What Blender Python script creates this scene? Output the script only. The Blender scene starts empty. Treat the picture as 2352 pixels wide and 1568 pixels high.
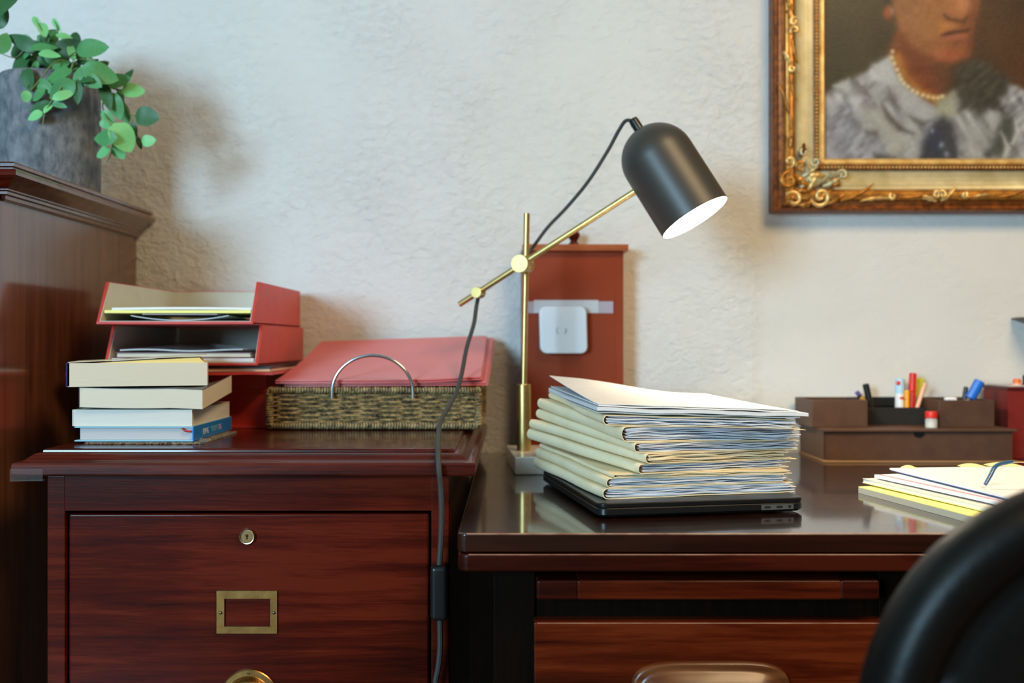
import bpy, bmesh, math, random
import numpy as np
from mathutils import Vector, Matrix, noise

# ------------------------------------------------------------------ camera, light, exposure
F = 2287.0          # focal length in pixels of the 2352x1568 frame (35 mm lens)
ZC = 0.95           # camera height
YW = 1.80           # distance of the plaster wall
sc = bpy.context.scene
C = sc.collection

cam_d = bpy.data.cameras.new('camera'); cam = bpy.data.objects.new('camera', cam_d); C.objects.link(cam)
cam.location = (0, 0, ZC); cam.rotation_euler = (math.pi / 2, 0, 0)
cam_d.sensor_width = 36.0; cam_d.lens = 36.0 * F / 2352.0
cam_d.clip_start = 0.02; cam_d.clip_end = 50
cam_d.dof.use_dof = True; cam_d.dof.focus_distance = 1.21; cam_d.dof.aperture_fstop = 3.2
cam_d.dof.aperture_blades = 9
sc.camera = cam

sc.view_settings.view_transform = 'Standard'; sc.view_settings.look = 'None'
sc.view_settings.gamma = 1.0; sc.view_settings.use_curve_mapping = False
sc.view_settings.exposure = -0.22

world = bpy.data.worlds.new('world'); sc.world = world; world.use_nodes = True
world.node_tree.nodes['Background'].inputs[0].default_value = (0.75, 0.85, 1.0, 1)
world.node_tree.nodes['Background'].inputs[1].default_value = 0.3

def area(name, loc, target, sx, sy, power, col):
    l = bpy.data.lights.new(name, 'AREA'); l.shape = 'RECTANGLE'; l.size = sx; l.size_y = sy
    l.energy = power; l.color = col
    o = bpy.data.objects.new(name, l); C.objects.link(o); o.location = loc
    o.rotation_euler = (Vector(target) - Vector(loc)).to_track_quat('-Z', 'Y').to_euler()
    return o
# daylight entering by the window in the wall behind the camera, and the warm ceiling fixtures of the room
area('window_daylight_offscreen', (-2.0, -2.212, 1.52), (-2.0, 1.8, 1.52), 0.98, 1.08, 192, (0.47, 0.77, 1.0))
area('ceiling_fixture_light_offscreen', (1.05, 0.1, 2.55), (1.05, 0.1, 0), 0.9, 0.9, 61, (1.0, 0.71, 0.38))

# ------------------------------------------------------------------ helpers
def P(px, py, d):
    return Vector(((px - 1176.0) * d / F, d, ZC - (py - 784.0) * d / F))
def lin(c):
    return tuple((x / 255 / 12.92) if x / 255 <= 0.04045 else ((x / 255 + 0.055) / 1.055) ** 2.4 for x in c)

class MB:
    """collects vertices and faces for one mesh"""
    def __init__(s): s.v = []; s.f = []
    def add(s, vs, fs):
        o = len(s.v); s.v += [tuple(p) for p in vs]; s.f += [tuple(i + o for i in f) for f in fs]; return s
    def box(s, x0, x1, y0, y1, z0, z1, bev=0.0, seg=2, M=None):
        bm = bmesh.new()
        bmesh.ops.create_cube(bm, size=1.0)
        for v in bm.verts:
            v.co = Vector(((x0 + x1) / 2 + v.co.x * (x1 - x0), (y0 + y1) / 2 + v.co.y * (y1 - y0), (z0 + z1) / 2 + v.co.z * (z1 - z0)))
        if bev > 0:
            bmesh.ops.bevel(bm, geom=bm.edges[:], offset=bev, segments=seg, profile=0.5, affect='EDGES')
        bm.verts.index_update()
        vs = [M @ v.co if M else v.co.copy() for v in bm.verts]
        fs = [[v.index for v in f.verts] for f in bm.faces]
        bm.free(); return s.add(vs, fs)
    def prism(s, poly, fn0, fn1):
        n = len(poly)
        vs = [fn0(p) for p in poly] + [fn1(p) for p in poly]
        fs = [tuple(range(n))[::-1], tuple(range(n, 2 * n))] + [(i, (i + 1) % n, n + (i + 1) % n, n + i) for i in range(n)]
        return s.add(vs, fs)
    def tube(s, pts, r, n=10, closed=False):
        pts = [Vector(p) for p in pts]; m = len(pts)
        rr = r if isinstance(r, (list, tuple)) else [r] * m
        vs = []; prev = None
        for i in range(m):
            if closed: t = pts[(i + 1) % m] - pts[i - 1]
            else: t = pts[min(i + 1, m - 1)] - pts[max(i - 1, 0)]
            t.normalize()
            if prev is None:
                a = Vector((0, 0, 1)) if abs(t.z) < 0.9 else Vector((1, 0, 0))
                nrm = t.cross(a).normalized()
            else:
                nrm = (prev - t * prev.dot(t)).normalized()
            prev = nrm; b = t.cross(nrm)
            for k in range(n):
                a = 2 * math.pi * k / n
                vs.append(pts[i] + (nrm * math.cos(a) + b * math.sin(a)) * rr[i])
        fs = []
        for i in range(m if closed else m - 1):
            j = (i + 1) % m
            for k in range(n):
                fs.append((i * n + k, i * n + (k + 1) % n, j * n + (k + 1) % n, j * n + k))
        if not closed:
            fs.append(tuple(range(n))[::-1]); fs.append(tuple(range((m - 1) * n, m * n)))
        return s.add(vs, fs)
    def lathe(s, prof, org, axis=(0, 0, 1), n=32, caps=True, a0=0, a1=2 * math.pi):
        ax = Vector(axis).normalized(); org = Vector(org)
        q = Vector((0, 0, 1)) if abs(ax.z) < 0.9 else Vector((1, 0, 0))
        e1 = ax.cross(q).normalized(); e2 = ax.cross(e1)
        full = abs(a1 - a0 - 2 * math.pi) < 1e-6
        cnt = n if full else n + 1
        vs = []
        for r, h in prof:
            for k in range(cnt):
                a = a0 + (a1 - a0) * k / n
                vs.append(org + ax * h + (e1 * math.cos(a) + e2 * math.sin(a)) * r)
        fs = []
        for i in range(len(prof) - 1):
            for k in range(n):
                k2 = (k + 1) % cnt
                fs.append((i * cnt + k, i * cnt + k2, (i + 1) * cnt + k2, (i + 1) * cnt + k))
        if caps:
            if prof[0][0] > 1e-6: fs.append(tuple(range(cnt))[::-1])
            if prof[-1][0] > 1e-6: fs.append(tuple(range((len(prof) - 1) * cnt, len(prof) * cnt)))
        return s.add(vs, fs)
    def grid(s, fn, nu, nv):
        vs = [fn(i / (nu - 1), j / (nv - 1)) for j in range(nv) for i in range(nu)]
        fs = [(j * nu + i, j * nu + i + 1, (j + 1) * nu + i + 1, (j + 1) * nu + i) for j in range(nv - 1) for i in range(nu - 1)]
        return s.add(vs, fs)
    def slab(s, fn, nu, nv, th):
        """a sheet with thickness: fn(u,v) is the underside, the top lies th above"""
        vs = [Vector(fn(i / (nu - 1), j / (nv - 1))) for j in range(nv) for i in range(nu)]
        N = nu * nv
        vs += [v + Vector((0, 0, th)) for v in vs]
        fs = []
        for j in range(nv - 1):
            for i in range(nu - 1):
                a = j * nu + i; q = (a, a + 1, a + nu + 1, a + nu)
                fs.append(q[::-1]); fs.append(tuple(x + N for x in q))
        rim = [i for i in range(nu)] + [j * nu + nu - 1 for j in range(1, nv)] + [(nv - 1) * nu + i for i in range(nu - 2, -1, -1)] + [j * nu for j in range(nv - 2, 0, -1)]
        for k in range(len(rim)):
            a, b = rim[k], rim[(k + 1) % len(rim)]
            fs.append((a, b, b + N, a + N))
        return s.add(vs, fs)
    def sweep(s, prof, path):
        """closed cross-section prof [(a,b)] carried by frame functions path[i](a,b)"""
        n = len(prof); vs = []
        for fr in path: vs += [fr(a, b) for a, b in prof]
        fs = []
        for i in range(len(path) - 1):
            for k in range(n):
                fs.append((i * n + k, i * n + (k + 1) % n, (i + 1) * n + (k + 1) % n, (i + 1) * n + k))
        fs.append(tuple(range(n))[::-1]); fs.append(tuple(range((len(path) - 1) * n, len(path) * n)))
        return s.add(vs, fs)
    def mesh(s, name, off=(0, 0, 0)):
        me = bpy.data.meshes.new(name)
        o = Vector(off)
        me.from_pydata([tuple(Vector(p) - o) for p in s.v], [], s.f)
        bm = bmesh.new(); bm.from_mesh(me)
        bmesh.ops.recalc_face_normals(bm, faces=bm.faces[:]); bm.to_mesh(me); bm.free()
        return me

def root_of(o):
    while o.parent: o = o.parent
    return o
def put(name, mb, mat, parent=None, smooth=40, world=True, loc=None, label=None, kind=None):
    """links one mesh object. world=True: vertices are world coordinates; the thing's own location is taken off"""
    off = (0, 0, 0)
    if world and parent is not None: off = root_of(parent).location
    if parent is None and loc is not None: off = loc
    me = mb.mesh(name, off)
    if smooth:
        me.shade_smooth(); me.set_sharp_from_angle(angle=math.radians(smooth))
    me.materials.append(mat)
    o = bpy.data.objects.new(name, me); C.objects.link(o)
    if smooth and len(me.polygons) < 6000:
        wn = o.modifiers.new('weighted_normal', 'WEIGHTED_NORMAL'); wn.keep_sharp = True; wn.weight = 80
    if parent is not None: o.parent = parent
    elif loc is not None: o.location = loc
    if label: o['label'] = label
    if kind: o['kind'] = kind
    return o
def thing(name, label, cat, loc=(0, 0, 0), rz=0.0, group=None):
    o = bpy.data.objects.new(name, None); C.objects.link(o); o.location = loc; o.rotation_euler = (0, 0, rz)
    o.empty_display_size = 0.02
    o['label'] = label; o['category'] = cat
    if group: o['group'] = group
    return o
def tag(o, label, cat, group=None):
    o['label'] = label; o['category'] = cat
    if group: o['group'] = group
    return o
def spline(pts, per=8):
    pts = [Vector(p) for p in pts]; out = []
    q = [pts[0]] + pts + [pts[-1]]
    for i in range(1, len(q) - 2):
        p0, p1, p2, p3 = q[i - 1], q[i], q[i + 1], q[i + 2]
        for k in range(per):
            t = k / per
            out.append(0.5 * ((2 * p1) + (p2 - p0) * t + (2 * p0 - 5 * p1 + 4 * p2 - p3) * t * t + (3 * p1 - p0 - 3 * p2 + p3) * t ** 3))
    out.append(pts[-1]); return out

# ------------------------------------------------------------------ materials
def base_mat(name):
    m = bpy.data.materials.new(name); m.use_nodes = True
    nt = m.node_tree; b = nt.nodes['Principled BSDF']
    return m, nt, b
def coords(nt, scale=(1, 1, 1), rot=(0, 0, 0)):
    tc = nt.nodes.new('ShaderNodeTexCoord'); mp = nt.nodes.new('ShaderNodeMapping')
    mp.inputs['Scale'].default_value = scale; mp.inputs['Rotation'].default_value = rot
    nt.links.new(tc.outputs['Object'], mp.inputs['Vector']); return mp.outputs['Vector']
def noise_node(nt, vec, scale, detail=4, rough=0.55, dist=0.0):
    n = nt.nodes.new('ShaderNodeTexNoise'); n.inputs['Scale'].default_value = scale
    n.inputs['Detail'].default_value = detail; n.inputs['Roughness'].default_value = rough
    n.inputs['Distortion'].default_value = dist
    if vec is not None: nt.links.new(vec, n.inputs['Vector'])
    return n.outputs['Fac']
def ramp(nt, fac, stops):
    r = nt.nodes.new('ShaderNodeValToRGB'); cr = r.color_ramp
    while len(cr.elements) < len(stops): cr.elements.new(0.5)
    for e, (p, c) in zip(cr.elements, stops):
        e.position = p; e.color = (*c, 1) if len(c) == 3 else c
    nt.links.new(fac, r.inputs['Fac']); return r.outputs['Color']
def bump(nt, b, height, strength, dist, prev=None):
    n = nt.nodes.new('ShaderNodeBump'); n.inputs['Strength'].default_value = strength; n.inputs['Distance'].default_value = dist
    nt.links.new(height, n.inputs['Height'])
    if prev is not None: nt.links.new(prev, n.inputs['Normal'])
    nt.links.new(n.outputs['Normal'], b.inputs['Normal']); return n.outputs['Normal']

def pbr(name, col, rough=0.5, metal=0.0, col2=None, vscale=40, stretch=(1, 1, 1), coat=0.0, bmp=None, trans=0.0, alpha=1.0, spec=0.5, sss=0.0, sheen=0.0):
    m, nt, b = base_mat(name)
    b.inputs['Roughness'].default_value = rough; b.inputs['Metallic'].default_value = metal
    b.inputs['Coat Weight'].default_value = coat; b.inputs['Coat Roughness'].default_value = 0.12
    b.inputs['Transmission Weight'].default_value = trans; b.inputs['Alpha'].default_value = alpha
    b.inputs['Specular IOR Level'].default_value = spec
    b.inputs['Sheen Weight'].default_value = sheen
    b.inputs['Base Color'].default_value = (*col, 1)
    if sss: b.inputs['Subsurface Weight'].default_value = sss; b.inputs['Subsurface Radius'].default_value = (0.004, 0.004, 0.003)
    v = coords(nt, stretch)
    if col2 is not None:
        f = noise_node(nt, v, vscale, 6, 0.6)
        nt.links.new(ramp(nt, f, [(0.32, col), (0.68, col2)]), b.inputs['Base Color'])
    if bmp:
        h = noise_node(nt, v, bmp[0], 4, 0.6); bump(nt, b, h, bmp[1], bmp[2])
    return m

def wood(name, dark, mid, light, axis='x', rough=0.3, coat=0.35, fine=1.0, coat_rough=0.1, spec=0.35, coat_ior=1.5, mottle=0.35):
    m, nt, b = base_mat(name)
    st = {'x': (1.0, 20, 20), 'y': (20, 1.0, 20), 'z': (20, 20, 1.0)}[axis]
    v = coords(nt, st)
    f1 = noise_node(nt, v, 2.6, 8, 0.62, 0.6)
    f2 = noise_node(nt, v, 16.0 * fine, 4, 0.6, 0.2)
    vb = coords(nt, (1, 1, 1)); f3 = noise_node(nt, vb, 5.0, 2, 0.5)
    mx = nt.nodes.new('ShaderNodeMath'); mx.operation = 'MULTIPLY_ADD'; mx.inputs[1].default_value = 0.35
    nt.links.new(f2, mx.inputs[0]); nt.links.new(f1, mx.inputs[2])
    mx2 = nt.nodes.new('ShaderNodeMath'); mx2.operation = 'MULTIPLY_ADD'; mx2.inputs[1].default_value = mottle
    nt.links.new(f3, mx2.inputs[0]); nt.links.new(mx.outputs[0], mx2.inputs[2])
    nt.links.new(ramp(nt, mx2.outputs[0], [(0.62, dark), (0.84, mid), (1.05 if False else 1.0, light)]), b.inputs['Base Color'])
    b.inputs['Roughness'].default_value = rough
    b.inputs['Coat Weight'].default_value = coat; b.inputs['Coat Roughness'].default_value = coat_rough
    b.inputs['Specular IOR Level'].default_value = spec; b.inputs['Coat IOR'].default_value = coat_ior
    bump(nt, b, f2, 0.12, 0.0006)
    return m

WALL = None
def wall_material():
    """hand-trowelled lime plaster of one colour, its relief smoother right of the seam at x=0.452"""
    m, nt, b = base_mat('wall_plaster')
    v = coords(nt); L = nt.links
    sep = nt.nodes.new('ShaderNodeSeparateXYZ'); L.new(v, sep.inputs[0])
    nz = noise_node(nt, v, 6, 3)
    a = nt.nodes.new('ShaderNodeMath'); a.operation = 'MULTIPLY_ADD'; a.inputs[1].default_value = 0.03
    L.new(nz, a.inputs[0]); L.new(sep.outputs['X'], a.inputs[2])
    mr = nt.nodes.new('ShaderNodeMapRange'); mr.interpolation_type = 'SMOOTHSTEP'
    mr.inputs['From Min'].default_value = 0.445; mr.inputs['From Max'].default_value = 0.474
    L.new(a.outputs[0], mr.inputs['Value'])
    t1 = noise_node(nt, v, 3.0, 3)
    L.new(ramp(nt, t1, [(0.3, (0.68, 0.665, 0.635)), (0.7, (0.74, 0.73, 0.705))]), b.inputs['Base Color'])
    b.inputs['Roughness'].default_value = 0.75
    b.inputs['Specular IOR Level'].default_value = 0.25
    # relief: trowel lumps, fine grit, patchy strength
    w = nt.nodes.new('ShaderNodeMapping'); w.inputs['Scale'].default_value = (1, 1, 1.35)
    L.new(v, w.inputs['Vector'])
    h1 = noise_node(nt, w.outputs[0], 52, 5, 0.6, 0.7); h2 = noise_node(nt, w.outputs[0], 120, 3, 0.6, 0.4); h3 = noise_node(nt, v, 13, 3, 0.5)
    s = nt.nodes.new('ShaderNodeMath'); s.operation = 'MULTIPLY_ADD'; s.inputs[1].default_value = 0.32
    L.new(h2, s.inputs[0]); L.new(h1, s.inputs[2])
    s3 = nt.nodes.new('ShaderNodeMath'); s3.operation = 'MULTIPLY_ADD'; s3.inputs[1].default_value = 0.7
    L.new(h3, s3.inputs[0]); L.new(s.outputs[0], s3.inputs[2])
    patch = noise_node(nt, v, 3.4, 2)
    pr = nt.nodes.new('ShaderNodeMapRange'); pr.inputs['From Min'].default_value = 0.35; pr.inputs['From Max'].default_value = 0.7
    pr.inputs['To Min'].default_value = 0.35; pr.inputs['To Max'].default_value = 1.0; L.new(patch, pr.inputs['Value'])
    inv = nt.nodes.new('ShaderNodeMath'); inv.operation = 'MULTIPLY_ADD'; inv.inputs[1].default_value = -0.62; inv.inputs[2].default_value = 1.0
    L.new(mr.outputs[0], inv.inputs[0])
    mm = nt.nodes.new('ShaderNodeMath'); mm.operation = 'MULTIPLY'; L.new(pr.outputs[0], mm.inputs[0]); L.new(inv.outputs[0], mm.inputs[1])
    hh = nt.nodes.new('ShaderNodeMath'); hh.operation = 'MULTIPLY'; L.new(s3.outputs[0], hh.inputs[0]); L.new(mm.outputs[0], hh.inputs[1])
    bump(nt, b, hh.outputs[0], 1.0, 0.0065)
    return m

M = {}
M['wall'] = wall_material()
M['room'] = pbr('room_paint', (0.25, 0.21, 0.165), 0.8, bmp=(60, 0.2, 0.003))
M['ceiling'] = pbr('ceiling_paint', (0.42, 0.38, 0.32), 0.85, bmp=(50, 0.2, 0.003))
M['floor'] = wood('floor_boards', (0.05, 0.02, 0.01), (0.11, 0.05, 0.022), (0.16, 0.08, 0.04), 'y', 0.35, 0.2)
M['mahog'] = wood('mahogany_drawer', (0.018, 0.0016, 0.0008), (0.064, 0.0054, 0.0018), (0.11, 0.012, 0.004), 'x', 0.26, 0.05, 1.6, 0.05, 0.15)
M['mahog_gloss'] = wood('mahogany_polished', (0.016, 0.0022, 0.0011), (0.062, 0.0064, 0.0026), (0.10, 0.013, 0.005), 'x', 0.3, 0.45, 1.4, 0.08, 0.2)
M['mahog_z'] = wood('mahogany_side', (0.065, 0.020, 0.008), (0.125, 0.043, 0.017), (0.165, 0.06, 0.024), 'z', 0.4, 1.0, 1.0, 0.13, 0.2, 1.9)
M['mahog_dark'] = wood('mahogany_dark', (0.009, 0.0016, 0.0008), (0.032, 0.0040, 0.0017), (0.058, 0.008, 0.003), 'x', 0.28, 0.10, 1.0, 0.06, 0.18)
M['desk_top'] = wood('desk_top', (0.007, 0.0022, 0.0012), (0.017, 0.0042, 0.002), (0.028, 0.0065, 0.003), 'x', 0.3, 1.0, 1.4, 0.075, 0.2)
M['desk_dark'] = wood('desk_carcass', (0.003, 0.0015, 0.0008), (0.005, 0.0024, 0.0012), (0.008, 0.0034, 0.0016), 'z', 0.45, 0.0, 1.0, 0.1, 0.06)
M['desk_red'] = wood('desk_drawer', (0.018, 0.0026, 0.0008), (0.072, 0.0086, 0.0021), (0.125, 0.019, 0.0045), 'x', 0.26, 0.12, 1.3, 0.05, 0.2)
M['box_wood'] = wood('letter_box_wood', (0.075, 0.0085, 0.0035), (0.175, 0.021, 0.0065), (0.26, 0.040, 0.011), 'z', 0.42, 0.08, 0.8, 0.2, 0.25, 1.5, 1.3)
M['box_lid'] = wood('letter_box_lid', (0.20, 0.045, 0.013), (0.34, 0.085, 0.022), (0.42, 0.12, 0.03), 'x', 0.42, 0.15)
M['pull_wood'] = wood('pull_wood', (0.045, 0.012, 0.004), (0.085, 0.024, 0.007), (0.13, 0.045, 0.013), 'x', 0.34, 0.2)
M['worn_highlight'] = pbr('worn_highlight_wood', lin((178, 136, 108)), 0.45, 0, lin((112, 62, 46)), 60, (0.4, 1, 1), spec=0.5)  # pale tone paints the bright edge highlight together with some wear
M['red_cloth'] = pbr('red_bookcloth', lin((196, 50, 42)), 0.5, 0, lin((210, 64, 54)), 30, bmp=(900, 0.25, 0.0006), sheen=0.1)
M['red_leather'] = pbr('red_leather', lin((206, 66, 60)), 0.36, 0, lin((216, 84, 78)), 14, bmp=(420, 0.3, 0.0008), spec=0.8, sheen=0.2)
M['red_dark'] = pbr('red_box_board', lin((200, 48, 34)), 0.4, 0, lin((212, 60, 44)), 20, bmp=(500, 0.2, 0.0005))
M['box_maroon'] = pbr('maroon_board', lin((126, 36, 32)), 0.5, 0, lin((112, 30, 27)), 30, bmp=(500, 0.2, 0.0005), spec=0.3)
M['lining'] = pbr('grey_green_lining', lin((206, 206, 194)), 0.7, 0, lin((194, 194, 180)), 20)
M['maroon'] = pbr('maroon_cover', lin((82, 16, 22)), 0.45)
M['paper'] = pbr('white_paper', (0.80, 0.80, 0.80), 0.6, 0, (0.74, 0.75, 0.78), 60, spec=0.3)
M['paper_edge'] = pbr('paper_sheaf', (0.86, 0.86, 0.89), 0.65, 0, (0.68, 0.70, 0.76), 30, (1, 1, 30), spec=0.2)
M['manila'] = pbr('manila_card', lin((250, 234, 198)), 0.6, 0, lin((243, 224, 182)), 25, bmp=(140, 0.35, 0.0016), spec=0.3)
M['manila_in'] = pbr('buff_lining', lin((238, 214, 168)), 0.6, 0, lin((228, 202, 154)), 25, spec=0.3)
M['page_cream'] = pbr('page_cream', lin((226, 212, 190)), 0.75, 0, lin((216, 202, 178)), 120, (0.3, 0.3, 14), bmp=(500, 0.15, 0.0006), spec=0.2)
M['page_white'] = pbr('page_white', lin((222, 216, 206)), 0.75, 0, lin((212, 206, 196)), 120, (0.3, 0.3, 14), bmp=(500, 0.15, 0.0006), spec=0.2)
M['page_grey'] = pbr('page_grey', lin((200, 192, 190)), 0.75, 0, lin((190, 184, 182)), 120, (0.3, 0.3, 14), spec=0.2)
M['yellow_inner'] = pbr('yellow_wedge', lin((240, 212, 130)), 0.6)
M['cover_navy'] = pbr('navy_cover', lin((28, 42, 110)), 0.35)
M['cover_black'] = pbr('dark_cover', lin((40, 36, 40)), 0.4)
M['cover_cream'] = pbr('cream_cover', lin((232, 222, 190)), 0.45)
M['cover_blue'] = pbr('blue_cover', lin((26, 124, 208)), 0.35, coat=0.2)
M['cover_lblue'] = pbr('pale_blue_board', lin((140, 196, 218)), 0.5)
M['red_band'] = pbr('red_headband', lin((190, 50, 30)), 0.5)
M['txt_white'] = pbr('print_white', lin((205, 222, 235)), 0.5)
M['txt_teal'] = pbr('print_teal', lin((110, 180, 200)), 0.5)
M['txt_pink'] = pbr('print_pink', lin((205, 160, 215)), 0.5)
M['mat'] = pbr('woven_mat', lin((170, 158, 138)), 0.9, 0, lin((70, 60, 46)), 220, bmp=(400, 0.5, 0.001))
M['straw'] = pbr('seagrass', lin((182, 152, 98)), 0.7, 0, lin((26, 19, 12)), 80, (1, 1, 2), bmp=(500, 0.6, 0.0014))
M['straw_rim'] = pbr('seagrass_wrap', lin((182, 160, 112)), 0.7, 0, lin((58, 46, 30)), 110, bmp=(500, 0.5, 0.001))
M['basket_in'] = pbr('basket_core', lin((104, 84, 56)), 0.9)
M['steel'] = pbr('nickel', (0.55, 0.55, 0.56), 0.2, 1.0)
M['brass'] = pbr('brushed_brass', (0.64, 0.46, 0.18), 0.36, 1.0, (0.56, 0.40, 0.15), 60)
M['brass_old'] = pbr('aged_brass', (0.42, 0.225, 0.068), 0.36, 1.0, (0.27, 0.14, 0.042), 60, bmp=(120, 0.2, 0.0006))
M['brass_lock'] = pbr('lock_face', (0.30, 0.17, 0.07), 0.45, 1.0, (0.2, 0.11, 0.045), 300)
M['lock_rim'] = pbr('lock_rim', (0.55, 0.47, 0.30), 0.3, 1.0)
M['black_hole'] = pbr('black_recess', (0.004, 0.004, 0.004), 0.8)
M['screw'] = pbr('screw_head', (0.12, 0.09, 0.05), 0.4, 1.0)
M['lamp_black'] = pbr('satin_black', (0.042, 0.039, 0.034), 0.42, 0.0, spec=0.5)
M['lamp_white'] = pbr('white_enamel', (0.9, 0.9, 0.88), 0.4)
M['cord'] = pbr('braided_cord', (0.030, 0.034, 0.032), 0.65, 0, (0.055, 0.06, 0.056), 900, bmp=(1400, 0.6, 0.0006))
M['plastic_black'] = pbr('black_plastic', (0.008, 0.008, 0.008), 0.3)
M['marble'] = pbr('white_marble', lin((244, 240, 230)), 0.25, 0, lin((228, 222, 212)), 12, coat=0.3)
M['white_plastic'] = pbr('white_plastic', (0.80, 0.82, 0.84), 0.35)
M['grey_mark'] = pbr('grey_print', lin((136, 142, 138)), 0.5)
M['tape'] = pbr('clear_tape', (0.72, 0.70, 0.80), 0.22, alpha=0.42)
M['tape_thick'] = pbr('clear_tape_folded', (0.80, 0.82, 0.86), 0.2, alpha=0.55)
M['corner_tape'] = pbr('corner_tape', (0.4, 0.4, 0.38), 0.2, alpha=0.05)
M['laptop'] = pbr('black_laptop_shell', (0.008, 0.008, 0.008), 0.3, 0, (0.011, 0.011, 0.011), 200, spec=0.35)
M['laptop_grey'] = pbr('space_grey_metal', (0.22, 0.22, 0.22), 0.4, 0.7)
M['organizer'] = pbr('brown_leatherette', lin((84, 58, 44)), 0.5, 0, lin((72, 48, 36)), 40, bmp=(700, 0.35, 0.0006))
M['organizer_trim'] = pbr('tan_stitch', lin((140, 108, 76)), 0.6)
M['organizer_in'] = pbr('black_lining', (0.006, 0.006, 0.005), 0.8)
M['pen_black'] = pbr('pen_black', (0.010, 0.010, 0.010), 0.3)
M['pen_red'] = pbr('pen_red', lin((214, 44, 36)), 0.35)
M['pen_blue'] = pbr('pen_blue', lin((28, 110, 214)), 0.35)
M['pen_yellow'] = pbr('pen_yellow', lin((244, 170, 30)), 0.35)
M['pen_orange'] = pbr('pen_orange', lin((240, 120, 50)), 0.4)
M['pale_blue'] = pbr('glue_label_blue', lin((176, 214, 236)), 0.4)
M['pen_pink'] = pbr('pencil_pink', lin((240, 186, 160)), 0.45)
M['pen_cream'] = pbr('pencil_cream', lin((232, 214, 140)), 0.5)
M['yellow_green'] = pbr('lime_plastic', lin((214, 204, 64)), 0.4)
M['purple'] = pbr('purple_tip', lin((110, 90, 160)), 0.5)
M['clear'] = pbr('clear_plastic', (0.85, 0.87, 0.85), 0.12, alpha=0.5)
M['yellow_pad'] = pbr('yellow_pad', lin((250, 240, 140)), 0.6)
M['grey_board'] = pbr('grey_board', lin((186, 176, 156)), 0.8)
M['pink_edge'] = pbr('pink_edge', lin((226, 140, 150)), 0.6)
M['blue_edge'] = pbr('blue_edge', lin((110, 126, 176)), 0.6)
M['sticky'] = pbr('yellow_sticky', lin((250, 244, 160)), 0.6)
M['glasses_tip'] = pbr('blue_grey_acetate', lin((44, 88, 128)), 0.25, coat=0.4)
M['glasses_metal'] = pbr('gold_temple', (0.8, 0.62, 0.36), 0.25, 1.0)
M['glass'] = pbr('lens_glass', (1, 1, 1), 0.02, trans=1.0)
M['concrete'] = pbr('grey_stoneware', lin((136, 138, 140)), 0.8, 0, lin((78, 84, 92)), 75, (1, 1, 0.55), bmp=(260, 0.8, 0.002), spec=0.25)
M['soil'] = pbr('soil', (0.03, 0.02, 0.012), 0.95, bmp=(100, 0.8, 0.01))
def leaf_mat(n, c1, c2):
    return pbr(n, lin(c1), 0.5, 0, lin(c2), 30, sss=0.12)
M['leaf_a'] = leaf_mat('leaf_mid', (66, 134, 74), (88, 156, 92))
M['leaf_b'] = leaf_mat('leaf_dark', (34, 84, 40), (58, 110, 58))
M['leaf_c'] = leaf_mat('leaf_light', (110, 190, 112), (136, 208, 136))
M['stem'] = pbr('plant_stem', lin((110, 134, 76)), 0.6)
M['leather_black'] = pbr('black_leather', (0.0035, 0.0037, 0.0035), 0.40, 0, (0.005, 0.005, 0.0045), 60, bmp=(260, 0.3, 0.001), spec=0.22)
M['chair_metal'] = pbr('chair_metal', (0.05, 0.05, 0.05), 0.35, 1.0)
M['shelf_wood'] = wood('wall_shelf_wood', (0.05, 0.022, 0.008), (0.10, 0.05, 0.018), (0.16, 0.08, 0.03), 'x', 0.4, 0.2)
M['curtain'] = pbr('window_frame_paint', (0.7, 0.7, 0.66), 0.5)

def gold(name, hi, lo, rough=0.34, scale=45):
    m, nt, b = base_mat(name)
    v = coords(nt); f = noise_node(nt, v, scale, 6, 0.65)
    nt.links.new(ramp(nt, f, [(0.30, lo), (0.62, hi)]), b.inputs['Base Color'])
    b.inputs['Metallic'].default_value = 0.55; b.inputs['Roughness'].default_value = rough
    bump(nt, b, f, 0.3, 0.0015)
    return m
M['gilt'] = gold('gilt', lin((206, 140, 56)), lin((120, 66, 22)))
M['gilt_dark'] = gold('gilt_bole', lin((150, 84, 32)), lin((78, 38, 16)), 0.42, 80)
M['gilt_pale'] = gold('gilt_pale', lin((246, 212, 138)), lin((206, 156, 84)), 0.34)
M['gilt_silver'] = gold('gilt_silver_cove', lin((205, 196, 160)), lin((172, 160, 118)), 0.45, 18)
def paint_material():
    m, nt, b = base_mat('oil_painting')
    at = nt.nodes.new('ShaderNodeVertexColor'); at.layer_name = 'paint'
    nt.links.new(at.outputs['Color'], b.inputs['Base Color'])
    b.inputs['Roughness'].default_value = 0.42
    v = coords(nt); bump(nt, b, noise_node(nt, v, 240, 4), 0.25, 0.001)
    return m
M['painting'] = paint_material()
def emit(name, col, s):
    m, nt, b = base_mat(name)
    b.inputs['Emission Color'].default_value = (*col, 1); b.inputs['Emission Strength'].default_value = s
    b.inputs['Base Color'].default_value = (0.8, 0.8, 0.8, 1); return m
M['bulb'] = emit('lamp_bulb', (1.0, 0.87, 0.63), 520)

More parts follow.
